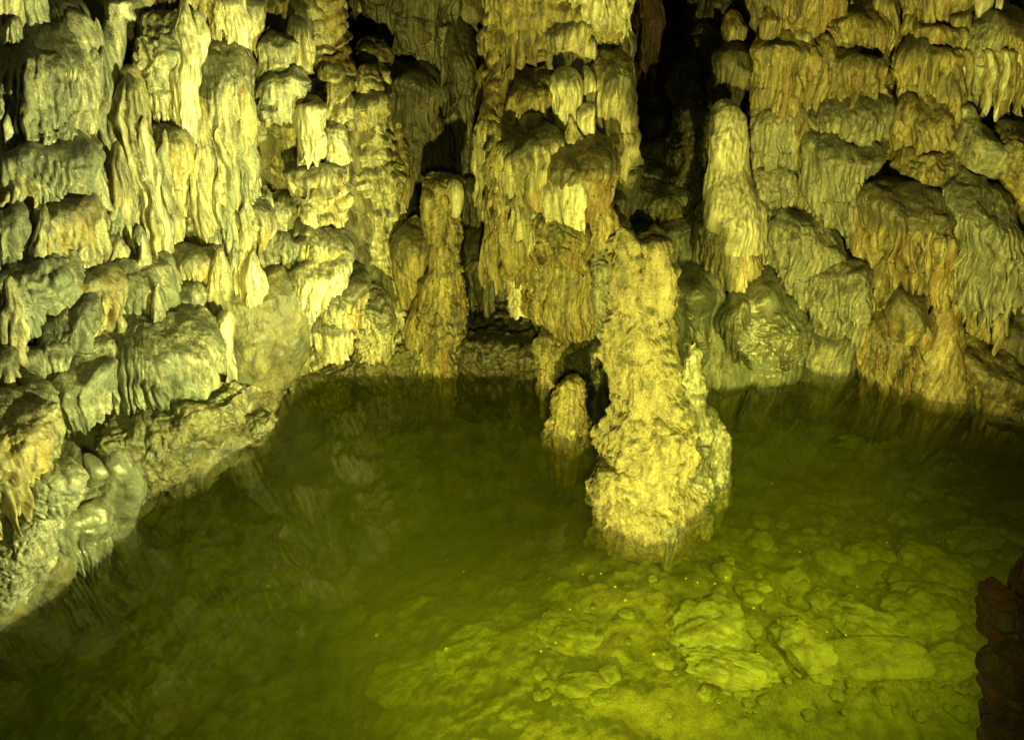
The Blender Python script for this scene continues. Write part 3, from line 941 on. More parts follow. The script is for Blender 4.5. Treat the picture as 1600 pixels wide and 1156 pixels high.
thing('flowstone_shelf', 'third shelf down on the left with dark flutes at its left end', 'flowstone', [
    L_('shelf', 98, 306, 420, 62, dome=0.28, mat='cream', style='curtain', fringe=0.24, off=0.22),
    L_('dark_end', 20, 320, 420, 32, mat='grey', style='curtain', off=0.2)])
thing('flowstone_bulb', 'two small yellow bulbs under the third shelf', 'flowstone', [
    L_('bulb', 147, 362, 430, 14, dome=0.3, mat='cream', style='curtain', off=0.26), L_('bulb', 178, 366, 432, 16, dome=0.5, mat='cream', style='flow', off=0.24)])
thing('flowstone_drapery', 'grey fluted drape behind the small yellow bulbs', 'drapery', [L_('drape', 178, 275, 385, 30, mat='grey', style='curtain', off=0.12)])
thing('flowstone_shelf', 'knobbly wet glistening shelf at the left edge midway down', 'flowstone', [
    L_('shelf', 62, 396, 500, 64, dome=0.5, mat='grey', style='rough', fringe=0.25, off=0.22), L_('lip', 18, 440, 520, 34, dome=0.5, mat='wet', style='rough', off=0.2)])
thing('flowstone_shelf', 'bright yellow draped shelf in the middle of the left wall', 'flowstone', [
    L_('shelf', 146, 424, 545, 44, dome=0.26, mat='cream', style='curtain', fringe=0.25, off=0.22)])
thing('flowstone_shelf', 'grey white draped shelf with dark peaty top beside the yellow one', 'flowstone', [
    L_('shelf', 226, 410, 556, 46, dome=0.3, taper=0.8, mat='mottled', style='curtain', fringe=0.22, off=0.22),
    L_('side_curtain', 262, 400, 520, 20, mat='grey', style='fine', off=0.25)])
thing('flowstone_shelf', 'stepped shelf with slim bright drips low on the left wall', 'flowstone', [
    L_('shelf', 112, 480, 596, 44, dome=0.4, lean=-12, mat='mottled', style='curtain', fringe=0.3, off=0.26), L_('bump', 92, 522, 604, 24, dome=0.4, mat='grey', style='flow', off=0.34)])
thing('flowstone_stub', 'pale stubby drapes at the left edge below the dark hollow', 'flowstone', [
    L_('stub', 10, 545, 636, 26, mat='cream', style='curtain', off=0.3), L_('stub', 52, 550, 622, 24, dome=0.5, mat='grey', style='flow', off=0.26)])
thing('flowstone_cushion', 'rounded cushion of flowstone left of the largest draped block', 'flowstone', [
    L_('cushion', 142, 560, 660, 54, dome=0.5, lean=-10, mat='mottled', style='fine', fringe=0.1, off=0.28),
    spine('ridge', [(190, 500, 10), (192, 560, 15), (188, 630, 12), (184, 655, 8)], top=0.5, mat='cream', style='fine', off=0.24)])
thing('flowstone_block', 'largest draped block with grey crust top above the left bank', 'flowstone', [
    L_('block', 264, 500, 664, 84, dome=0.45, taper=0.92, lean=8, mat='mottled', style='curtain', fringe=0.10, off=0.30),
    L_('post', 350, 496, 658, 17, dome=0.12, taper=0.8, mat='pale', style='fine', off=0.30),
    L_('crown', 346, 502, 560, 15, dome=0.6, mat='grey', style='flow', off=0.30)])
thing('flowstone_hood', 'smooth dark hood above a bright fluted drape in the left wall corner', 'flowstone', [
    L_('hood', 310, 308, 402, 34, dome=0.6, taper=1.0, mat='wet', style='rock', off=0.1), L_('drape', 312, 384, 480, 34, dome=0.3, mat='cream', style='flow', fringe=0.2, off=0.22),
    L_('pillow', 296, 440, 508, 28, dome=0.5, mat='grey', style='smooth', off=0.34), L_('ledge', 300, 268, 328, 20, mat='grey', style='flow', off=0.08)])
thing('tapered_drape', 'grey hooded drape narrowing downward between canopy and ribbed column', 'drapery', [
    L_('hood', 398, 300, 340, 30, dome=0.7, mat='grey', style='fine', off=0.16), L_('drape', 400, 318, 462, 30, dome=0.1, taper=0.45, lean=16, mat='cream', style='curtain', off=0.12)])
thing('flowstone_tier', 'dull grey double tier at the foot of the corner recess', 'flowstone', [
    L_('tier', 446, 305, 385, 27, mat='grey', style='flow', off=0.08), L_('tier', 442, 352, 470, 27, taper=0.7, mat='grey', style='flow', off=0.1)])
thing('rock_slope', 'smooth dull grey slope running down to the water in the corner', 'rock', [
    blob('rock_slope', [(400, 428, 1), (404, 440, 48), (410, 470, 74), (418, 520, 88), (420, 570, 84), (416, 610, 62), (412, 645, 40)], mat='bank', style='smooth', off=0.0, ry=0.5, face=30)])
thing('rock_ledge', 'low mud coloured ledge under the largest draped block pointing into the water', 'rock', [
    blob('ledge', [(270, 636, 1), (272, 644, 90), (280, 660, 118), (286, 690, 112), (276, 725, 84), (258, 765, 50), (248, 790, 40)], mat='bank', style='rock', off=0.22, ry=0.34, face=42),
    blob('tip', [(404, 656, 2), (406, 664, 20), (402, 680, 30), (390, 698, 30), (376, 716, 24)], mat='bank', style='rough', depth=5.82, ry=0.8)])
thing('rock_mound', 'broad muddy mound in the lower left corner', 'rock', [
    blob('mound', [(90, 610, 1), (95, 625, 50), (100, 660, 92), (104, 720, 112), (96, 780, 118), (70, 850, 112), (36, 910, 112), (20, 960, 104)], mat='bank', style='smooth', off=0.62, ry=0.6, face=44)])
thing('wet_rock', 'glossy dark wet knob at the waterline below the ledge', 'rock', [
    L_('knob', 186, 700, 836, 38, dome=0.5, taper=0.9, mat='wet', style='smooth', off=0.52), L_('nose', 152, 712, 760, 15, dome=0.6, mat='wet', style='smooth', off=0.66)])
thing('rock_pillow', 'pillow shaped lump between the wet knob and the left edge', 'rock', [L_('pillow', 92, 728, 806, 40, dome=0.6, mat='grey', style='pebbly', off=0.62)])
thing('flowstone_apron', 'yellowish toothed apron at the far left edge above the pool', 'flowstone', [
    L_('apron', 34, 655, 786, 58, dome=0.5, mat='cream', style='flow', fringe=0.25, off=0.5)])
thing('flowstone_lip', 'thin shelf with a drooping fringe at the left edge above the mound', 'flowstone', [L_('lip', 36, 612, 672, 46, dome=0.5, mat='grey', style='flow', fringe=0.2, off=0.42)])
thing('wet_ledge', 'grey wet fluted ledge overhanging the water left of the wet knob', 'rock', [L_('ledge', 122, 790, 888, 48, dome=0.5, mat='wet', style='flow', fringe=0.15, off=0.68)])
thing('flowstone_toe', 'lowest pale toe of rock meeting the water at the left edge', 'rock', [L_('toe', 42, 808, 948, 68, dome=0.5, mat='grey', style='pebbly', off=0.62)])

# ---- ribbed columns left of centre
thing('flowstone_column', 'thick ribbed column with many crinkled tiers left of centre', 'column', [
    spine('shaft', [(462, -120, 62), (464, 0, 62), (466, 100, 66), (470, 200, 64), (474, 300, 60), (478, 400, 60), (488, 480, 58), (500, 572, 60)], mat='cream', style='tiers', off=0.0, ry=0.55),
    spine('side_rib', [(512, -60, 20), (514, 30, 20), (522, 80, 18), (526, 130, 20), (528, 180, 18), (522, 205, 10)], mat='cream', style='tiers', off=0.22),
    L_('tier', 436, 55, 120, 30, mat='grey', style='tiers', off=0.2),
    L_('tier', 445, 112, 190, 34, mat='grey', style='tiers', off=0.24),
    L_('drape', 486, 158, 242, 22, dome=0.15, taper=0.75, mat='pale', style='fine', off=0.34),
    L_('ball', 520, 194, 258, 20, dome=0.5, taper=1.0, mat='pale', style='pebbly', off=0.32),
    L_('tier', 500, 246, 322, 40, mat='cream', style='tiers', off=0.26),
    L_('tier', 508, 296, 352, 38, mat='cream', style='tiers', off=0.26),
    L_('tier', 486, 312, 362, 20, mat='cream', style='rough', off=0.34),
    L_('tier', 504, 352, 424, 40, mat='cream', style='tiers', off=0.3),
    L_('tier', 502, 404, 474, 50, lean=-8, mat='pale', style='fine', fringe=0.1, off=0.32),
    L_('tier', 532, 436, 522, 40, lean=-10, mat='cream', style='flow', fringe=0.14, off=0.36),
    L_('tier', 478, 432, 506, 20, mat='pale', style='flow', off=0.36),
    L_('stub', 480, 484, 544, 17, dome=0.2, mat='grey', style='smooth', off=0.34),
    L_('stub', 520, 496, 562, 24, mat='cream', style='flow', off=0.40)])
thing('flowstone_column', 'narrow stepped column with a pointed cap right of the thick ribbed one', 'column', [
    spine('shaft', [(566, 140, 30), (568, 200, 31), (572, 260, 33), (578, 340, 36), (582, 420, 38), (584, 500, 40), (584, 572, 44)], mat='pale', style='tiers', off=0.14, ry=0.85, face=-12),
    L_('cap', 572, 110, 172, 20, dome=0.5, mat='cream', style='rough', off=0.2),
    L_('collar', 567, 150, 200, 31, dome=0.4, mat='cream', style='tiers', off=0.18),
    L_('foot', 580, 464, 560, 29, mat='cream', style='rough', off=0.32)])
thing('rock_buttress', 'plain grey rock buttress right of the narrow stepped column', 'rock', [
    spine('buttress', [(612, 285, 12), (620, 350, 20), (624, 430, 28), (628, 500, 36), (634, 576, 46)], mat='grey', style='rock', off=0.12), L_('hump', 646, 352, 486, 30, dome=0.3, mat='amber', style='smooth', off=0.16),
    L_('knob', 629, 348, 366, 6, dome=0.6, mat='grey', style='smooth', off=0.3)])

# ---- dim recess between the columns
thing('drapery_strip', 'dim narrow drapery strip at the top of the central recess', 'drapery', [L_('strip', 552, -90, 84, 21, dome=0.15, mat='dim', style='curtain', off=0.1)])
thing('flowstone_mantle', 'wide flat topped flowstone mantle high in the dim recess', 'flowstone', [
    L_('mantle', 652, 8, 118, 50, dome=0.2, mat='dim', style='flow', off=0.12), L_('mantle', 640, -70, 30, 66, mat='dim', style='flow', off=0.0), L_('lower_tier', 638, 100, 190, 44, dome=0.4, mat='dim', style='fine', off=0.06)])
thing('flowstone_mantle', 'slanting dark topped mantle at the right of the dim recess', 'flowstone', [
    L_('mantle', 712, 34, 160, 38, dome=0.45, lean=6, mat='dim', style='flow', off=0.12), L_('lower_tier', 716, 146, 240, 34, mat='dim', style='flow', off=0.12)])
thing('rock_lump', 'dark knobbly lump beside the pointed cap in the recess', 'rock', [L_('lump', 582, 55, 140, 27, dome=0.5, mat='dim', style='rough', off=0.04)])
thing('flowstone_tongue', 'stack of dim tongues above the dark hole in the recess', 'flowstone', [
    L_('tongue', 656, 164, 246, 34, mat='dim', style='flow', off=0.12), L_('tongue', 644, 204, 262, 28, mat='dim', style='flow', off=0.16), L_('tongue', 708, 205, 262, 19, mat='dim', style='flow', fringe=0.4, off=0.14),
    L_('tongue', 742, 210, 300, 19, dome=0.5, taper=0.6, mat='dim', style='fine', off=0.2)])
thing('ribbed_pillar', 'slim dim ribbed pillar left of the dark hole', 'column', [
    spine('pillar', [(612, 176, 15), (612, 240, 17), (620, 300, 22), (616, 350, 16)], mat='amber', style='tiers', off=0.12)])
thing('stalagmite', 'broken flat topped stalagmite standing below the dark hole in the wall', 'stalagmite', [
    spine('shaft', [(688, 290, 26), (688, 310, 28), (690, 350, 28), (692, 400, 27), (693, 436, 29), (691, 452, 34), (691, 500, 37), (690, 574, 42)], top=0.02, mat='amber', style='tiers', ta=0.03, depth=7.05, ry=0.9),
        L_('rim', 708, 286, 345, 9, mat='pale', style='smooth', depth=6.95), L_('rim', 664, 296, 350, 9, mat='amber', style='smooth', depth=6.95),
    blob('buttress', [(668, 446, 3), (664, 480, 16), (658, 530, 26), (654, 578, 34)], mat='amber', style='smooth', depth=7.05)])
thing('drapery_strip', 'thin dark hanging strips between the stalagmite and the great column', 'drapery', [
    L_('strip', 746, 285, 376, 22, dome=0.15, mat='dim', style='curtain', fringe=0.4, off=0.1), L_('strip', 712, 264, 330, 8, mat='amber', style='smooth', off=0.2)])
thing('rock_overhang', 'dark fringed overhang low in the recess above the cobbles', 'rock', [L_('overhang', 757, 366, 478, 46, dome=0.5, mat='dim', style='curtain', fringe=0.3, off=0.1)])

# ---- the great column in the centre
thing('flowstone_column', 'great central column of piled fluted mushrooms and tiers', 'column', [
    spine('shaft', [(866, -140, 112), (870, 0, 112), (872, 120, 106), (868, 220, 100), (866, 320, 88), (862, 400, 72), (876, 480, 56), (890, 552, 40)], mat='amber', style='tiers', off=-0.02, ry=0.36),
    L_('edge_fold', 768, -60, 48, 16, mat='cream', style='smooth', off=0.2), L_('edge_fold', 770, 40, 84, 14, mat='cream', style='flow', off=0.2),
    L_('drape', 818, -70, 56, 34, dome=0.15, mat='amber', style='curtain', off=0.26),
    L_('mushroom', 806, 46, 142, 35, dome=0.32, mat='amber', style='curtain', off=0.30),
    L_('knob', 768, 106, 165, 18, dome=0.4, mat='amber', style='fine', off=0.28),
    L_('tier', 888, 20, 68, 27, dome=0.45, mat='cream', style='fine', off=0.34), L_('tier', 893, 56, 98, 28, dome=0.4, mat='cream', style='fine', off=0.38),
    L_('tier', 912, 70, 118, 28, dome=0.5, taper=0.8, mat='cream', style='fine', off=0.42),
    L_('drape', 940, -110, 84, 48, dome=0.12, taper=0.86, mat='pale', style='curtain', off=0.30, fl_from=0.1),
    L_('mushroom', 958, 84, 232, 36, dome=0.26, taper=0.72, mat='cream', style='curtain', off=0.42, fringe=0.14, fl_from=0.12),
    L_('fan', 886, 108, 188, 19, dome=0.3, taper=0.7, mat='pale', style='fine', off=0.42), L_('drip', 916, 106, 184, 11, taper=0.7, mat='pale', style='fine', off=0.46), L_('drip', 916, 168, 218, 13, taper=0.6, mat='pale', style='fine', off=0.46),
    L_('tier', 840, 116, 196, 37, dome=0.4, mat='amber', style='curtain', off=0.34),
    L_('mushroom', 781, 138, 292, 32, dome=0.28, taper=0.85, mat='cream', style='curtain', off=0.26, fringe=0.12),
    L_('knob', 831, 176, 216, 19, dome=0.5, mat='cream', style='fine', off=0.42),
    L_('mushroom', 832, 206, 280, 43, dome=0.3, mat='cream', style='curtain', off=0.34),
    cone('spike', 893, 188, 232, 3, 14, mat='cream', style='tiers', off=0.46),
    L_('great_dome', 906, 212, 338, 60, dome=0.46, taper=0.7, mat='amber', style='flow', off=0.40),
    L_('drip', 898, 262, 352, 20, taper=0.7, mat='pale', style='flow', fringe=0.3, off=0.56), L_('drip', 866, 278, 350, 14, taper=0.7, mat='pale', style='flow', off=0.5),
    L_('mushroom', 787, 280, 412, 27, dome=0.25, taper=0.9, mat='amber', style='curtain', off=0.30, fl=0.03),
    L_('tier', 828, 252, 304, 29, mat='amber', style='flow', off=0.42), L_('tier', 830, 296, 368, 26, taper=0.8, mat='cream', style='curtain', off=0.42),
    L_('tier', 934, 300, 372, 30, mat='amber', style='flow', off=0.34),
    L_('skirt', 880, 332, 418, 48, mat='amber', style='rough', off=0.36),
    L_('pale_patch', 809, 404, 500, 22, dome=0.2, taper=0.6, mat='pale', style='rough', off=0.3),
    L_('skirt', 850, 392, 506, 26, taper=0.7, mat='amber', style='rough', off=0.34),
    blob('tail', [(902, 380, 2), (900, 400, 18), (892, 440, 34), (888, 490, 38), (890, 530, 30), (894, 562, 20)], mat='amber', style='flow', off=0.36),
    blob('grey_side', [(938, 396, 3), (938, 420, 20), (940, 470, 25), (938, 520, 20), (934, 568, 8)], mat='grey', style='rough', off=0.26)])
thing('rock_fin', 'greenish dark fin hanging beside the black void', 'drapery', [L_('fin', 981, 248, 352, 20, dome=0.4, taper=0.5, lean=-10, mat='wet', style='smooth', off=0.2),
                                                                               L_('knob', 956, 326, 382, 16, dome=0.5, mat='dim', style='rough', off=0.3)])
thing('rock_block', 'yellow rough rock at the waterline below the great column', 'rock', [L_('block', 866, 526, 606, 24, dome=0.3, taper=1.1, mat='amber', style='rough', depth=6.62)])
thing('rock_block', 'low dark rock at the waterline behind the small stalagmite', 'rock', [L_('block', 908, 546, 606, 32, dome=0.5, mat='dim', style='rock', depth=6.6), L_('toe', 828, 552, 586, 22, dome=0.6, mat='dim', style='rock', depth=6.75)])
thing('rock_ledge', 'low dark ledge of rubble at the back waterline', 'rock', [blob('ledge', [(770, 530, 1), (770, 538, 60), (768, 552, 76), (766, 578, 80)], mat='dim', style='rock', depth=6.98, ry=0.4),
                                                                       blob('toe', [(660, 545, 1), (660, 550, 60), (640, 562, 90), (620, 582, 110)], mat='bank', style='rock', depth=6.95, ry=0.25)])

# ---- stalagmites in the pool
S1Y = 4.88
thing('stalagmite', 'tall bright crusted stalagmite rising from the pool', 'stalagmite', [
    spine('shaft', [(1008, 392, 44), (1008, 420, 45), (1009, 450, 48), (1011, 466, 46), (1012, 474, 46), (1012, 490, 47), (1012, 520, 50), (1011, 560, 52), (1011, 600, 56), (1011, 640, 61), (1012, 680, 66), (1014, 720, 70), (1013, 770, 78), (1012, 812, 81), (1012, 845, 74), (1012, 880, 84)],
          top=0.012, mat='rough', style='rough', depth=S1Y, ry=0.8, face=-4),
    L_('crown', 1011, 440, 490, 47, dome=0.3, mat='rough', style='rough', depth=S1Y + 0.02, face=-4),
    blob('horn', [(982, 370, 7), (982, 380, 18), (981, 410, 22), (980, 440, 25), (982, 484, 21)], mat='rough', style='rough', depth=S1Y - 0.12, ry=0.9),
    L_('rim', 1026, 382, 476, 33, dome=0.05, taper=0.95, mat='rough', style='rough', depth=S1Y - 0.10, ry=0.95, slant=0.1, crust=0.1),
    L_('wing', 958, 660, 826, 18, dome=0.35, taper=0.95, lean=-10, mat='rough', style='rough', depth=S1Y - 0.05),
    L_('apron', 1012, 640, 800, 54, dome=0.6, mat='rough', style='rough', depth=S1Y - 0.14, ry=0.8, fringe=0.2, fl=0.03),
    L_('overhang', 1006, 730, 828, 62, dome=0.5, taper=0.98, mat='rough', style='rough', depth=S1Y - 0.22, ry=0.8, fringe=0.35, fl=0.05),
    L_('foot', 1010, 780, 866, 62, dome=0.45, mat='rough', style='pebbly', depth=S1Y - 0.3),
    L_('ball', 1050, 816, 852, 14, dome=0.5, mat='grey', style='pebbly', depth=S1Y - 0.52),
    L_('flank', 1074, 670, 836, 38, dome=0.4, mat='grey', style='rough', depth=S1Y + 0.06),
    L_('bulge', 1108, 652, 790, 33, dome=0.5, taper=0.95, mat='grey', style='pebbly', depth=S1Y + 0.34),
    L_('bulge', 1116, 722, 790, 28, dome=0.5, taper=1.0, mat='grey', style='pebbly', depth=S1Y + 0.24),
    blob('fin', [(1086, 545, 3), (1087, 556, 11), (1088, 600, 16), (1090, 650, 20), (1092, 720, 20)], mat='grey', style='rough', depth=S1Y + 0.12)])
thing('stalagmite', 'small cone stalagmite in the water left of the tall one', 'stalagmite', [
    cone('small_cone', 895, 592, 700, 13, 34, pw=0.7, dome=0.16, lean=-9, mat='amber', style='pebbly', depth=5.85)])

# ---- behind the tall stalagmite and the black void
thing('stained_curtain', 'faint red brown curtain deep inside the black void', 'drapery', [L_('curtain', 1012, -120, 120, 22, dome=0.1, taper=0.8, mat='rust', style='curtain', depth=8.7)])
thing('flowstone_terrace', 'dim greenish terraces right of the black void behind the tall stalagmite', 'flowstone', [
    L_('terrace', 1036, 232, 262, 46, dome=0.5, mat='grey', style='fine', off=0.05), L_('terrace', 1038, 250, 290, 44, dome=0.4, mat='grey', style='flow', off=0.02),
    L_('terrace', 1032, 280, 356, 52, dome=0.4, mat='grey', style='flow', off=0.02), L_('terrace', 1036, 342, 402, 46, dome=0.3, mat='grey', style='flow', off=0.1),
    L_('drape', 1070, 366, 446, 24, taper=0.85, mat='grey', style='curtain', off=0.2)])
thing('rock_pinnacle', 'shadowy pile of rough knobs to the left of the pale rounded stalagmite', 'rock', [
    L_('knob', 1120, -60, 64, 30, mat='bank', style='tiers', off=0.1), L_('knob', 1132, 40, 104, 36, mat='bank', style='rough', off=0.1), L_('knob', 1150, 74, 152, 32, mat='bank', style='flow', off=0.15),
    L_('knob', 1070, 92, 172, 16, mat='grey', style='rough', off=0.15), L_('knob', 1090, 84, 150, 22, mat='grey', style='rough', off=0.15), L_('knob', 1100, 128, 222, 28, mat='grey', style='rough', off=0.2),
    spine('body', [(1092, 170, 26), (1085, 240, 34), (1082, 300, 34), (1080, 345, 28)], mat='bank', style='rough', off=0.12)])
thing('stalagmite', 'pale smooth round topped stalagmite flowing into root like drips', 'stalagmite', [
    spine('shaft', [(1143, 162, 28), (1143, 200, 29), (1143, 240, 32), (1146, 280, 38), (1150, 320, 50), (1150, 360, 58), (1148, 392, 58)], top=0.2, mat='pale', style='smooth', off=0.54),
    L_('root', 1140, 340, 448, 54, dome=0.3, taper=0.95, mat='cream', style='fine', fringe=0.2, off=0.36, fl=0.035), L_('bulb', 1172, 398, 442, 18, dome=0.6, mat='wet', style='smooth', off=0.45),
    L_('shoulder', 1206, 252, 342, 38, dome=0.45, mat='grey', style='flow', off=0.26)])

# ---- right wall
thing('hanging_drapery', 'frilled drapery band hanging in from the top edge right of the void', 'drapery', [
    L_('band', 1254, -100, 64, 64, dome=0.2, mat='amber', style='curtain', off=0.12), L_('band', 1238, 42, 172, 50, dome=0.35, mat='amber', style='curtain', off=0.2),
    L_('knob', 1262, 44, 86, 14, dome=0.5, mat='cream', style='smooth', off=0.4)])
thing('flowstone_shelf', 'upper fringed shelf in the right wall beside the rust streak', 'flowstone', [
    L_('shelf', 1342, 0, 86, 52, dome=0.4, mat='amber', style='flow', fringe=0.3, off=0.16), L_('shelf', 1340, 70, 168, 52, dome=0.3, mat='amber', style='curtain', fringe=0.3, off=0.2)])
thing('flowstone_shelf', 'dark sloping fringed shelf below the upper one on the right', 'flowstone', [L_('shelf', 1332, 136, 232, 58, dome=0.5, lean=-10, mat='grey', style='flow', fringe=0.35, off=0.22)])
thing('flowstone_hood', 'dull hood with bright drips beside the pale rounded stalagmite', 'flowstone', [
    L_('hood', 1216, 156, 266, 36, dome=0.3, mat='grey', style='flow', off=0.2), L_('drip', 1250, 152, 268, 22, taper=0.7, mat='amber', style='curtain', off=0.26),
    L_('drip', 1234, 215, 290, 12, taper=0.6, mat='amber', style='smooth', off=0.3), L_('rust_drip', 1246, 225, 305, 14, taper=0.8, mat='rust', style='fine', off=0.18)])
thing('flowstone_mantle', 'large fluted mantle with long thin folds mid right wall', 'flowstone', [
    L_('mantle', 1318, 206, 372, 60, dome=0.25, mat='grey', style='curtain', fringe=0.2, off=0.26), L_('fold', 1340, 236, 292, 8, mat='pale', style='smooth', off=0.5),
    spine('fold', [(1345, 310, 12), (1342, 360, 14), (1336, 408, 6)], mat='grey', top=0.5, style='fine', off=0.22), L_('fold', 1252, 282, 360, 15, taper=0.7, mat='amber', style='fine', off=0.26)])
thing('rust_streak', 'upright rust brown streak of rock at the top right', R_, [L_('rust_streak', 1396, -90, 100, 11, dome=0.1, mat='rust', style='fine', off=0.06)])
thing('rust_streak', 'rust red fold between the fluted mantle and the big yellow drape', R_, [spine('rust_streak', [(1366, 236, 12), (1364, 300, 14), (1358, 390, 12)], mat='rust', style='curtain', off=0.16)])
thing('rough_pillar', 'rough grained pillar running down through the right wall', 'column', [
    spine('pillar', [(1412, -60, 20), (1412, 60, 22), (1410, 140, 24), (1406, 220, 30), (1396, 300, 30)], mat='amber', style='rough', off=0.12)])
thing('flowstone_tier', 'three fringed tiers piled at the top right', 'flowstone', [
    L_('tier', 1474, -80, 32, 52, mat='amber', style='flow', off=0.14), L_('tier', 1474, 18, 80, 50, dome=0.4, mat='amber', style='flow', off=0.16), L_('tier', 1468, 62, 168, 48, dome=0.2, mat='amber', style='curtain', fringe=0.16, off=0.14),
    L_('head', 1452, 152, 246, 39, dome=0.35, mat='amber', style='flow', off=0.24)])
thing('straw_canopy', 'canopy of slender stalactites in the upper right corner', 'stalactite', [
    L_('canopy', 1540, 20, 118, 40, dome=0.4, mat='grey', style='flow', off=0.16), L_('canopy', 1582, 14, 120, 34, mat='amber', style='flow', fringe=0.3, off=0.2)] + [
    spine('straw', [(x, 78, w), (x + dx * 0.5, 130, w * 0.8), (x + dx, yb, w * 0.35)], mat=('pale' if k % 2 else 'amber'), style='fine', off=0.28 + 0.03 * (k % 3))
    for k, (x, w, dx, yb) in enumerate([(1492, 5, 2, 190), (1502, 4, 0, 196), (1512, 5, -2, 192), (1522, 6, 2, 176), (1536, 8, 0, 186), (1549, 6, -6, 182), (1562, 7, 3, 174), (1574, 7, -8, 188), (1586, 6, -10, 170), (1593, 7, 2, 180)])])
thing('stalactite', 'broad pale stalactite cut by the top edge far right', 'stalactite', [cone('broad_stalactite', 1540, -70, 48, 18, 9, mat='pale', style='smooth', off=0.25)])
thing('stalactite', 'slim stalactite cut by the top edge right of the broad one', 'stalactite', [cone('slim_stalactite', 1566, -60, 52, 9, 4, lean=-4, mat='pale', style='smooth', off=0.3)])
thing('flowstone_boss', 'domed boss with short drips on the right wall under the tiers', 'flowstone', [
    L_('boss', 1450, 222, 312, 46, dome=0.6, mat='amber', style='pebbly', off=0.32), L_('boss', 1490, 245, 320, 22, dome=0.5, mat='amber', style='pebbly', off=0.3)])
thing('shield_formation', 'smooth pale spade shaped shield hanging below the slender stalactites', 'drapery', [
    spine('shield', [(1506, 170, 9), (1512, 192, 12), (1528, 215, 34), (1536, 240, 44), (1538, 262, 42), (1534, 284, 28), (1532, 304, 12)], mat='grey', style='smooth', off=0.3)])
thing('rock_bulge', 'rounded amber bulge at the right edge beside the smooth shield', 'rock', [L_('bulge', 1594, 195, 350, 38, dome=0.3, mat='amber', style='pebbly', off=0.26)])
thing('flowstone_drape', 'big yellow fluted drape below the domed boss on the right', 'flowstone', [
    L_('drape', 1424, 292, 476, 60, dome=0.24, taper=0.84, lean=-4, mat='amber', style='curtain', off=0.34, fl_from=0.15), L_('side_drape', 1382, 340, 516, 30, dome=0.15, mat='amber', style='curtain', off=0.26)])
thing('flowstone_drape', 'dark topped fringed drape near the right edge', 'flowstone', [
    L_('drape', 1532, 286, 472, 62, dome=0.35, taper=0.9, mat='grey', style='curtain', fringe=0.2, off=0.28), L_('side_drape', 1486, 376, 500, 26, taper=0.7, mat='amber', style='curtain', off=0.3)])
thing('flowstone_dome', 'wide dome with a fluted skirt below the large mantle', 'flowstone', [
    L_('dome', 1262, 338, 482, 58, dome=0.45, taper=0.85, mat='grey', style='flow', fringe=0.14, off=0.28), L_('side', 1206, 320, 478, 28, dome=0.4, taper=0.7, mat='grey', style='flow', off=0.24)])
thing('rock_shoulder', 'smooth drooping shoulder with a short fringe right of the wide dome', 'rock', [
    L_('shoulder', 1312, 398, 518, 48, dome=0.4, lean=-6, mat='grey', style='flow', fringe=0.3, off=0.26), L_('base', 1300, 474, 592, 46, dome=0.4, mat='grey', style='smooth', off=0.26)])
thing('round_boulder', 'grey rounded boulder with a pitted yellow face at the back waterline', 'boulder', [
    L_('body', 1202, 468, 588, 62, dome=0.5, taper=0.9, mat='wet', style='pebbly', off=0.85, fl=0.014), L_('top', 1184, 436, 506, 42, dome=0.6, mat='wet', style='smooth', off=0.42), L_('side', 1150, 462, 556, 22, dome=0.5, mat='wet', style='flow', off=0.42)])
thing('smooth_cone', 'smooth glossy cone of wet calcite between the boulder and tall stalagmite', 'stalagmite', [
    spine('wet_cone', [(1112, 440, 14), (1114, 480, 24), (1120, 520, 34), (1130, 560, 46), (1134, 592, 56)], mat='grey', style='smooth', off=0.75), L_('side', 1084, 438, 596, 34, dome=0.3, taper=1.2, mat='wet', style='smooth', off=0.6)])
thing('flowstone_dome', 'small smooth dome below the big yellow drape', 'flowstone', [L_('small_dome', 1426, 454, 540, 33, dome=0.6, taper=1.0, mat='amber', style='smooth', off=0.44)])
thing('flowstone_apron', 'fringed apron at the right waterline below the small dome', 'flowstone', [L_('apron', 1394, 494, 604, 44, dome=0.45, mat='amber', style='curtain', fringe=0.12, off=0.42, lam=0.06)])
thing('flow_cone', 'smooth yellow fan of flowstone spreading to the right waterline', 'flowstone', [cone('fan', 1476, 482, 632, 14, 50, pw=0.8, dome=0.15, mat='amber', style='smooth', off=0.38)])
thing('rock_slope', 'big smooth greenish slope at the right edge above the pool', 'rock', [
    L_('slope', 1590, 404, 652, 94, dome=0.6, taper=1.05, mat='bank', style='smooth', off=0.36, ry=0.6), L_('fringe', 1566, 560, 646, 54, dome=0.4, mat='amber', style='curtain', off=0.52, fl=0.03)])

# ---- near the viewer
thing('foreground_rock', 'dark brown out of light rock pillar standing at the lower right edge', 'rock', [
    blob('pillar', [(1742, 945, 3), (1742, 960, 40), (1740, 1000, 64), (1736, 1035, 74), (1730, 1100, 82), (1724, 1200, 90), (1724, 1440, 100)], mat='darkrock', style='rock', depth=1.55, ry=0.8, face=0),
    L_('stump', 1592, 940, 1300, 24, dome=0.06, taper=1.5, lean=50, mat='darkrock', style='rough', depth=1.6)])

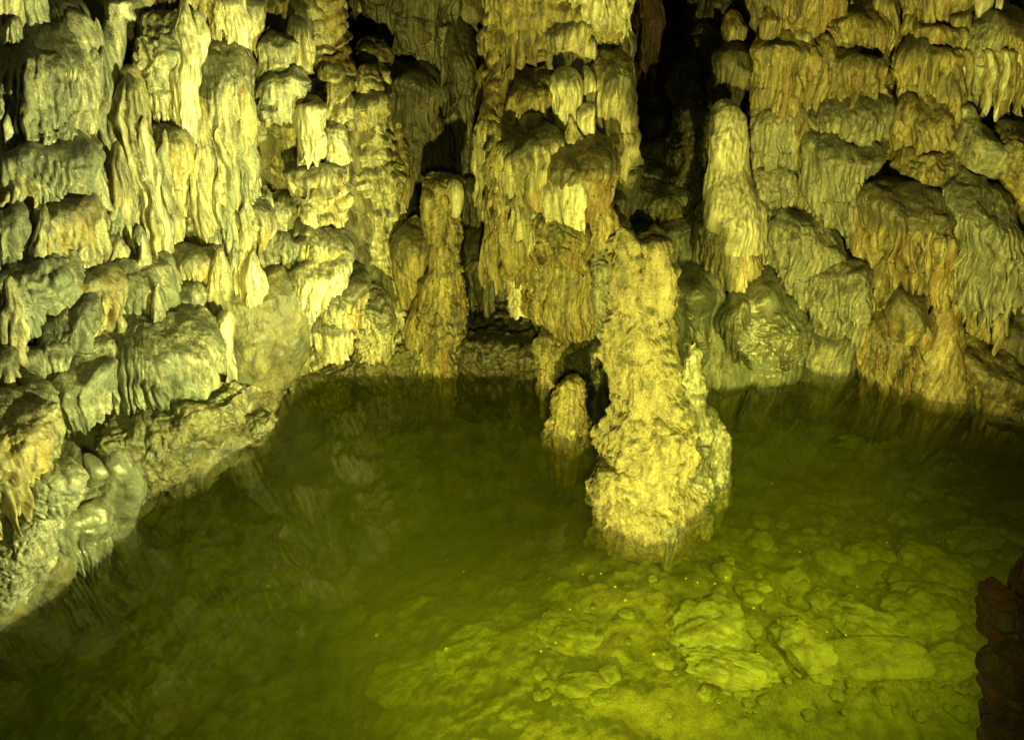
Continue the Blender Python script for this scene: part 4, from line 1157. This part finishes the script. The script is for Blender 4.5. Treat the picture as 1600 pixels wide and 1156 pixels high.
# long folds and small drips that run down the wall between and across the named formations
r = np.random.default_rng(77)
n = 0
while n < 98:
    px, py = r.uniform(-10, 1610), r.uniform(-40, 450)
    long_ = n < 60
    if (950 < px < 1090 and py < 260) or (600 < px < 765) or py > np.interp(px, WL[:, 0], WL[:, 1]) - 190 or (px < 150 and r.random() < 0.5) or (405 < px < 610 and r.random() < 0.75) or (1095 < px < 1190 and 60 < py < 460):
        continue
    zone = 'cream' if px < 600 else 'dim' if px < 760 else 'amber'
    if long_:
        hw = r.uniform(8, 22)
        ln = min(r.uniform(100, 250), np.interp(px, WL[:, 0], WL[:, 1]) - 60 - py)
        mid = r.uniform(0.25, 0.6)
        pts = [(px, py, hw * 0.3), (px + r.uniform(-4, 4), py + ln * 0.2, hw * 0.8), (px + r.uniform(-7, 7), py + ln * mid, hw), (px + r.uniform(-8, 8), py + ln * 0.85, hw * 0.6), (px + r.uniform(-8, 8), py + ln, hw * 0.25)]
        b = spine('drapery', pts, top=0.1, mat=r.choice([zone, zone, 'grey' if px < 600 else 'amber', 'pale' if px < 600 else 'amber']), style=r.choice(['curtain', 'curtain', 'fine']), off=r.uniform(0.16, 0.36), crust=0.4, cap=0.15, fl_from=0.05)
    else:
        hw = r.uniform(9, 22)
        b = L_('drapery', px, py, py + hw * r.uniform(2.2, 5.5), hw, dome=r.uniform(0.15, 0.4), taper=r.uniform(0.45, 0.9), mat=r.choice([zone, zone, 'grey', 'pale' if px < 600 else 'amber']), style=r.choice(['curtain', 'flow', 'fine']), off=r.uniform(0.10, 0.34))
    o = grid_mesh(b['name'], b['P'], True, b['mat'], b['base'], b['attrs'])
    o.parent = WALL
    n += 1

# cobbles on the dark floor at the back of the recess
r = np.random.default_rng(5)
for k in range(70):
    px, py = r.uniform(715, 850), r.uniform(470, 560)
    D = float(wall_depth(px, py)) - 0.12
    P, t = at_y(px, py, D)
    a = r.uniform(0.02, 0.055)
    o = stone('cobble', P, (a * r.uniform(0.8, 1.5), a, a * 0.7), r.uniform(0, 3), 'dim', r.uniform(1, 1.5), r.uniform(-0.3, 0.3), 0.12, res=14)
    tag(o, 'dark cobble in the rubble heap at the back of the recess', 'cobble', 'cobbles heaped in the dark recess')
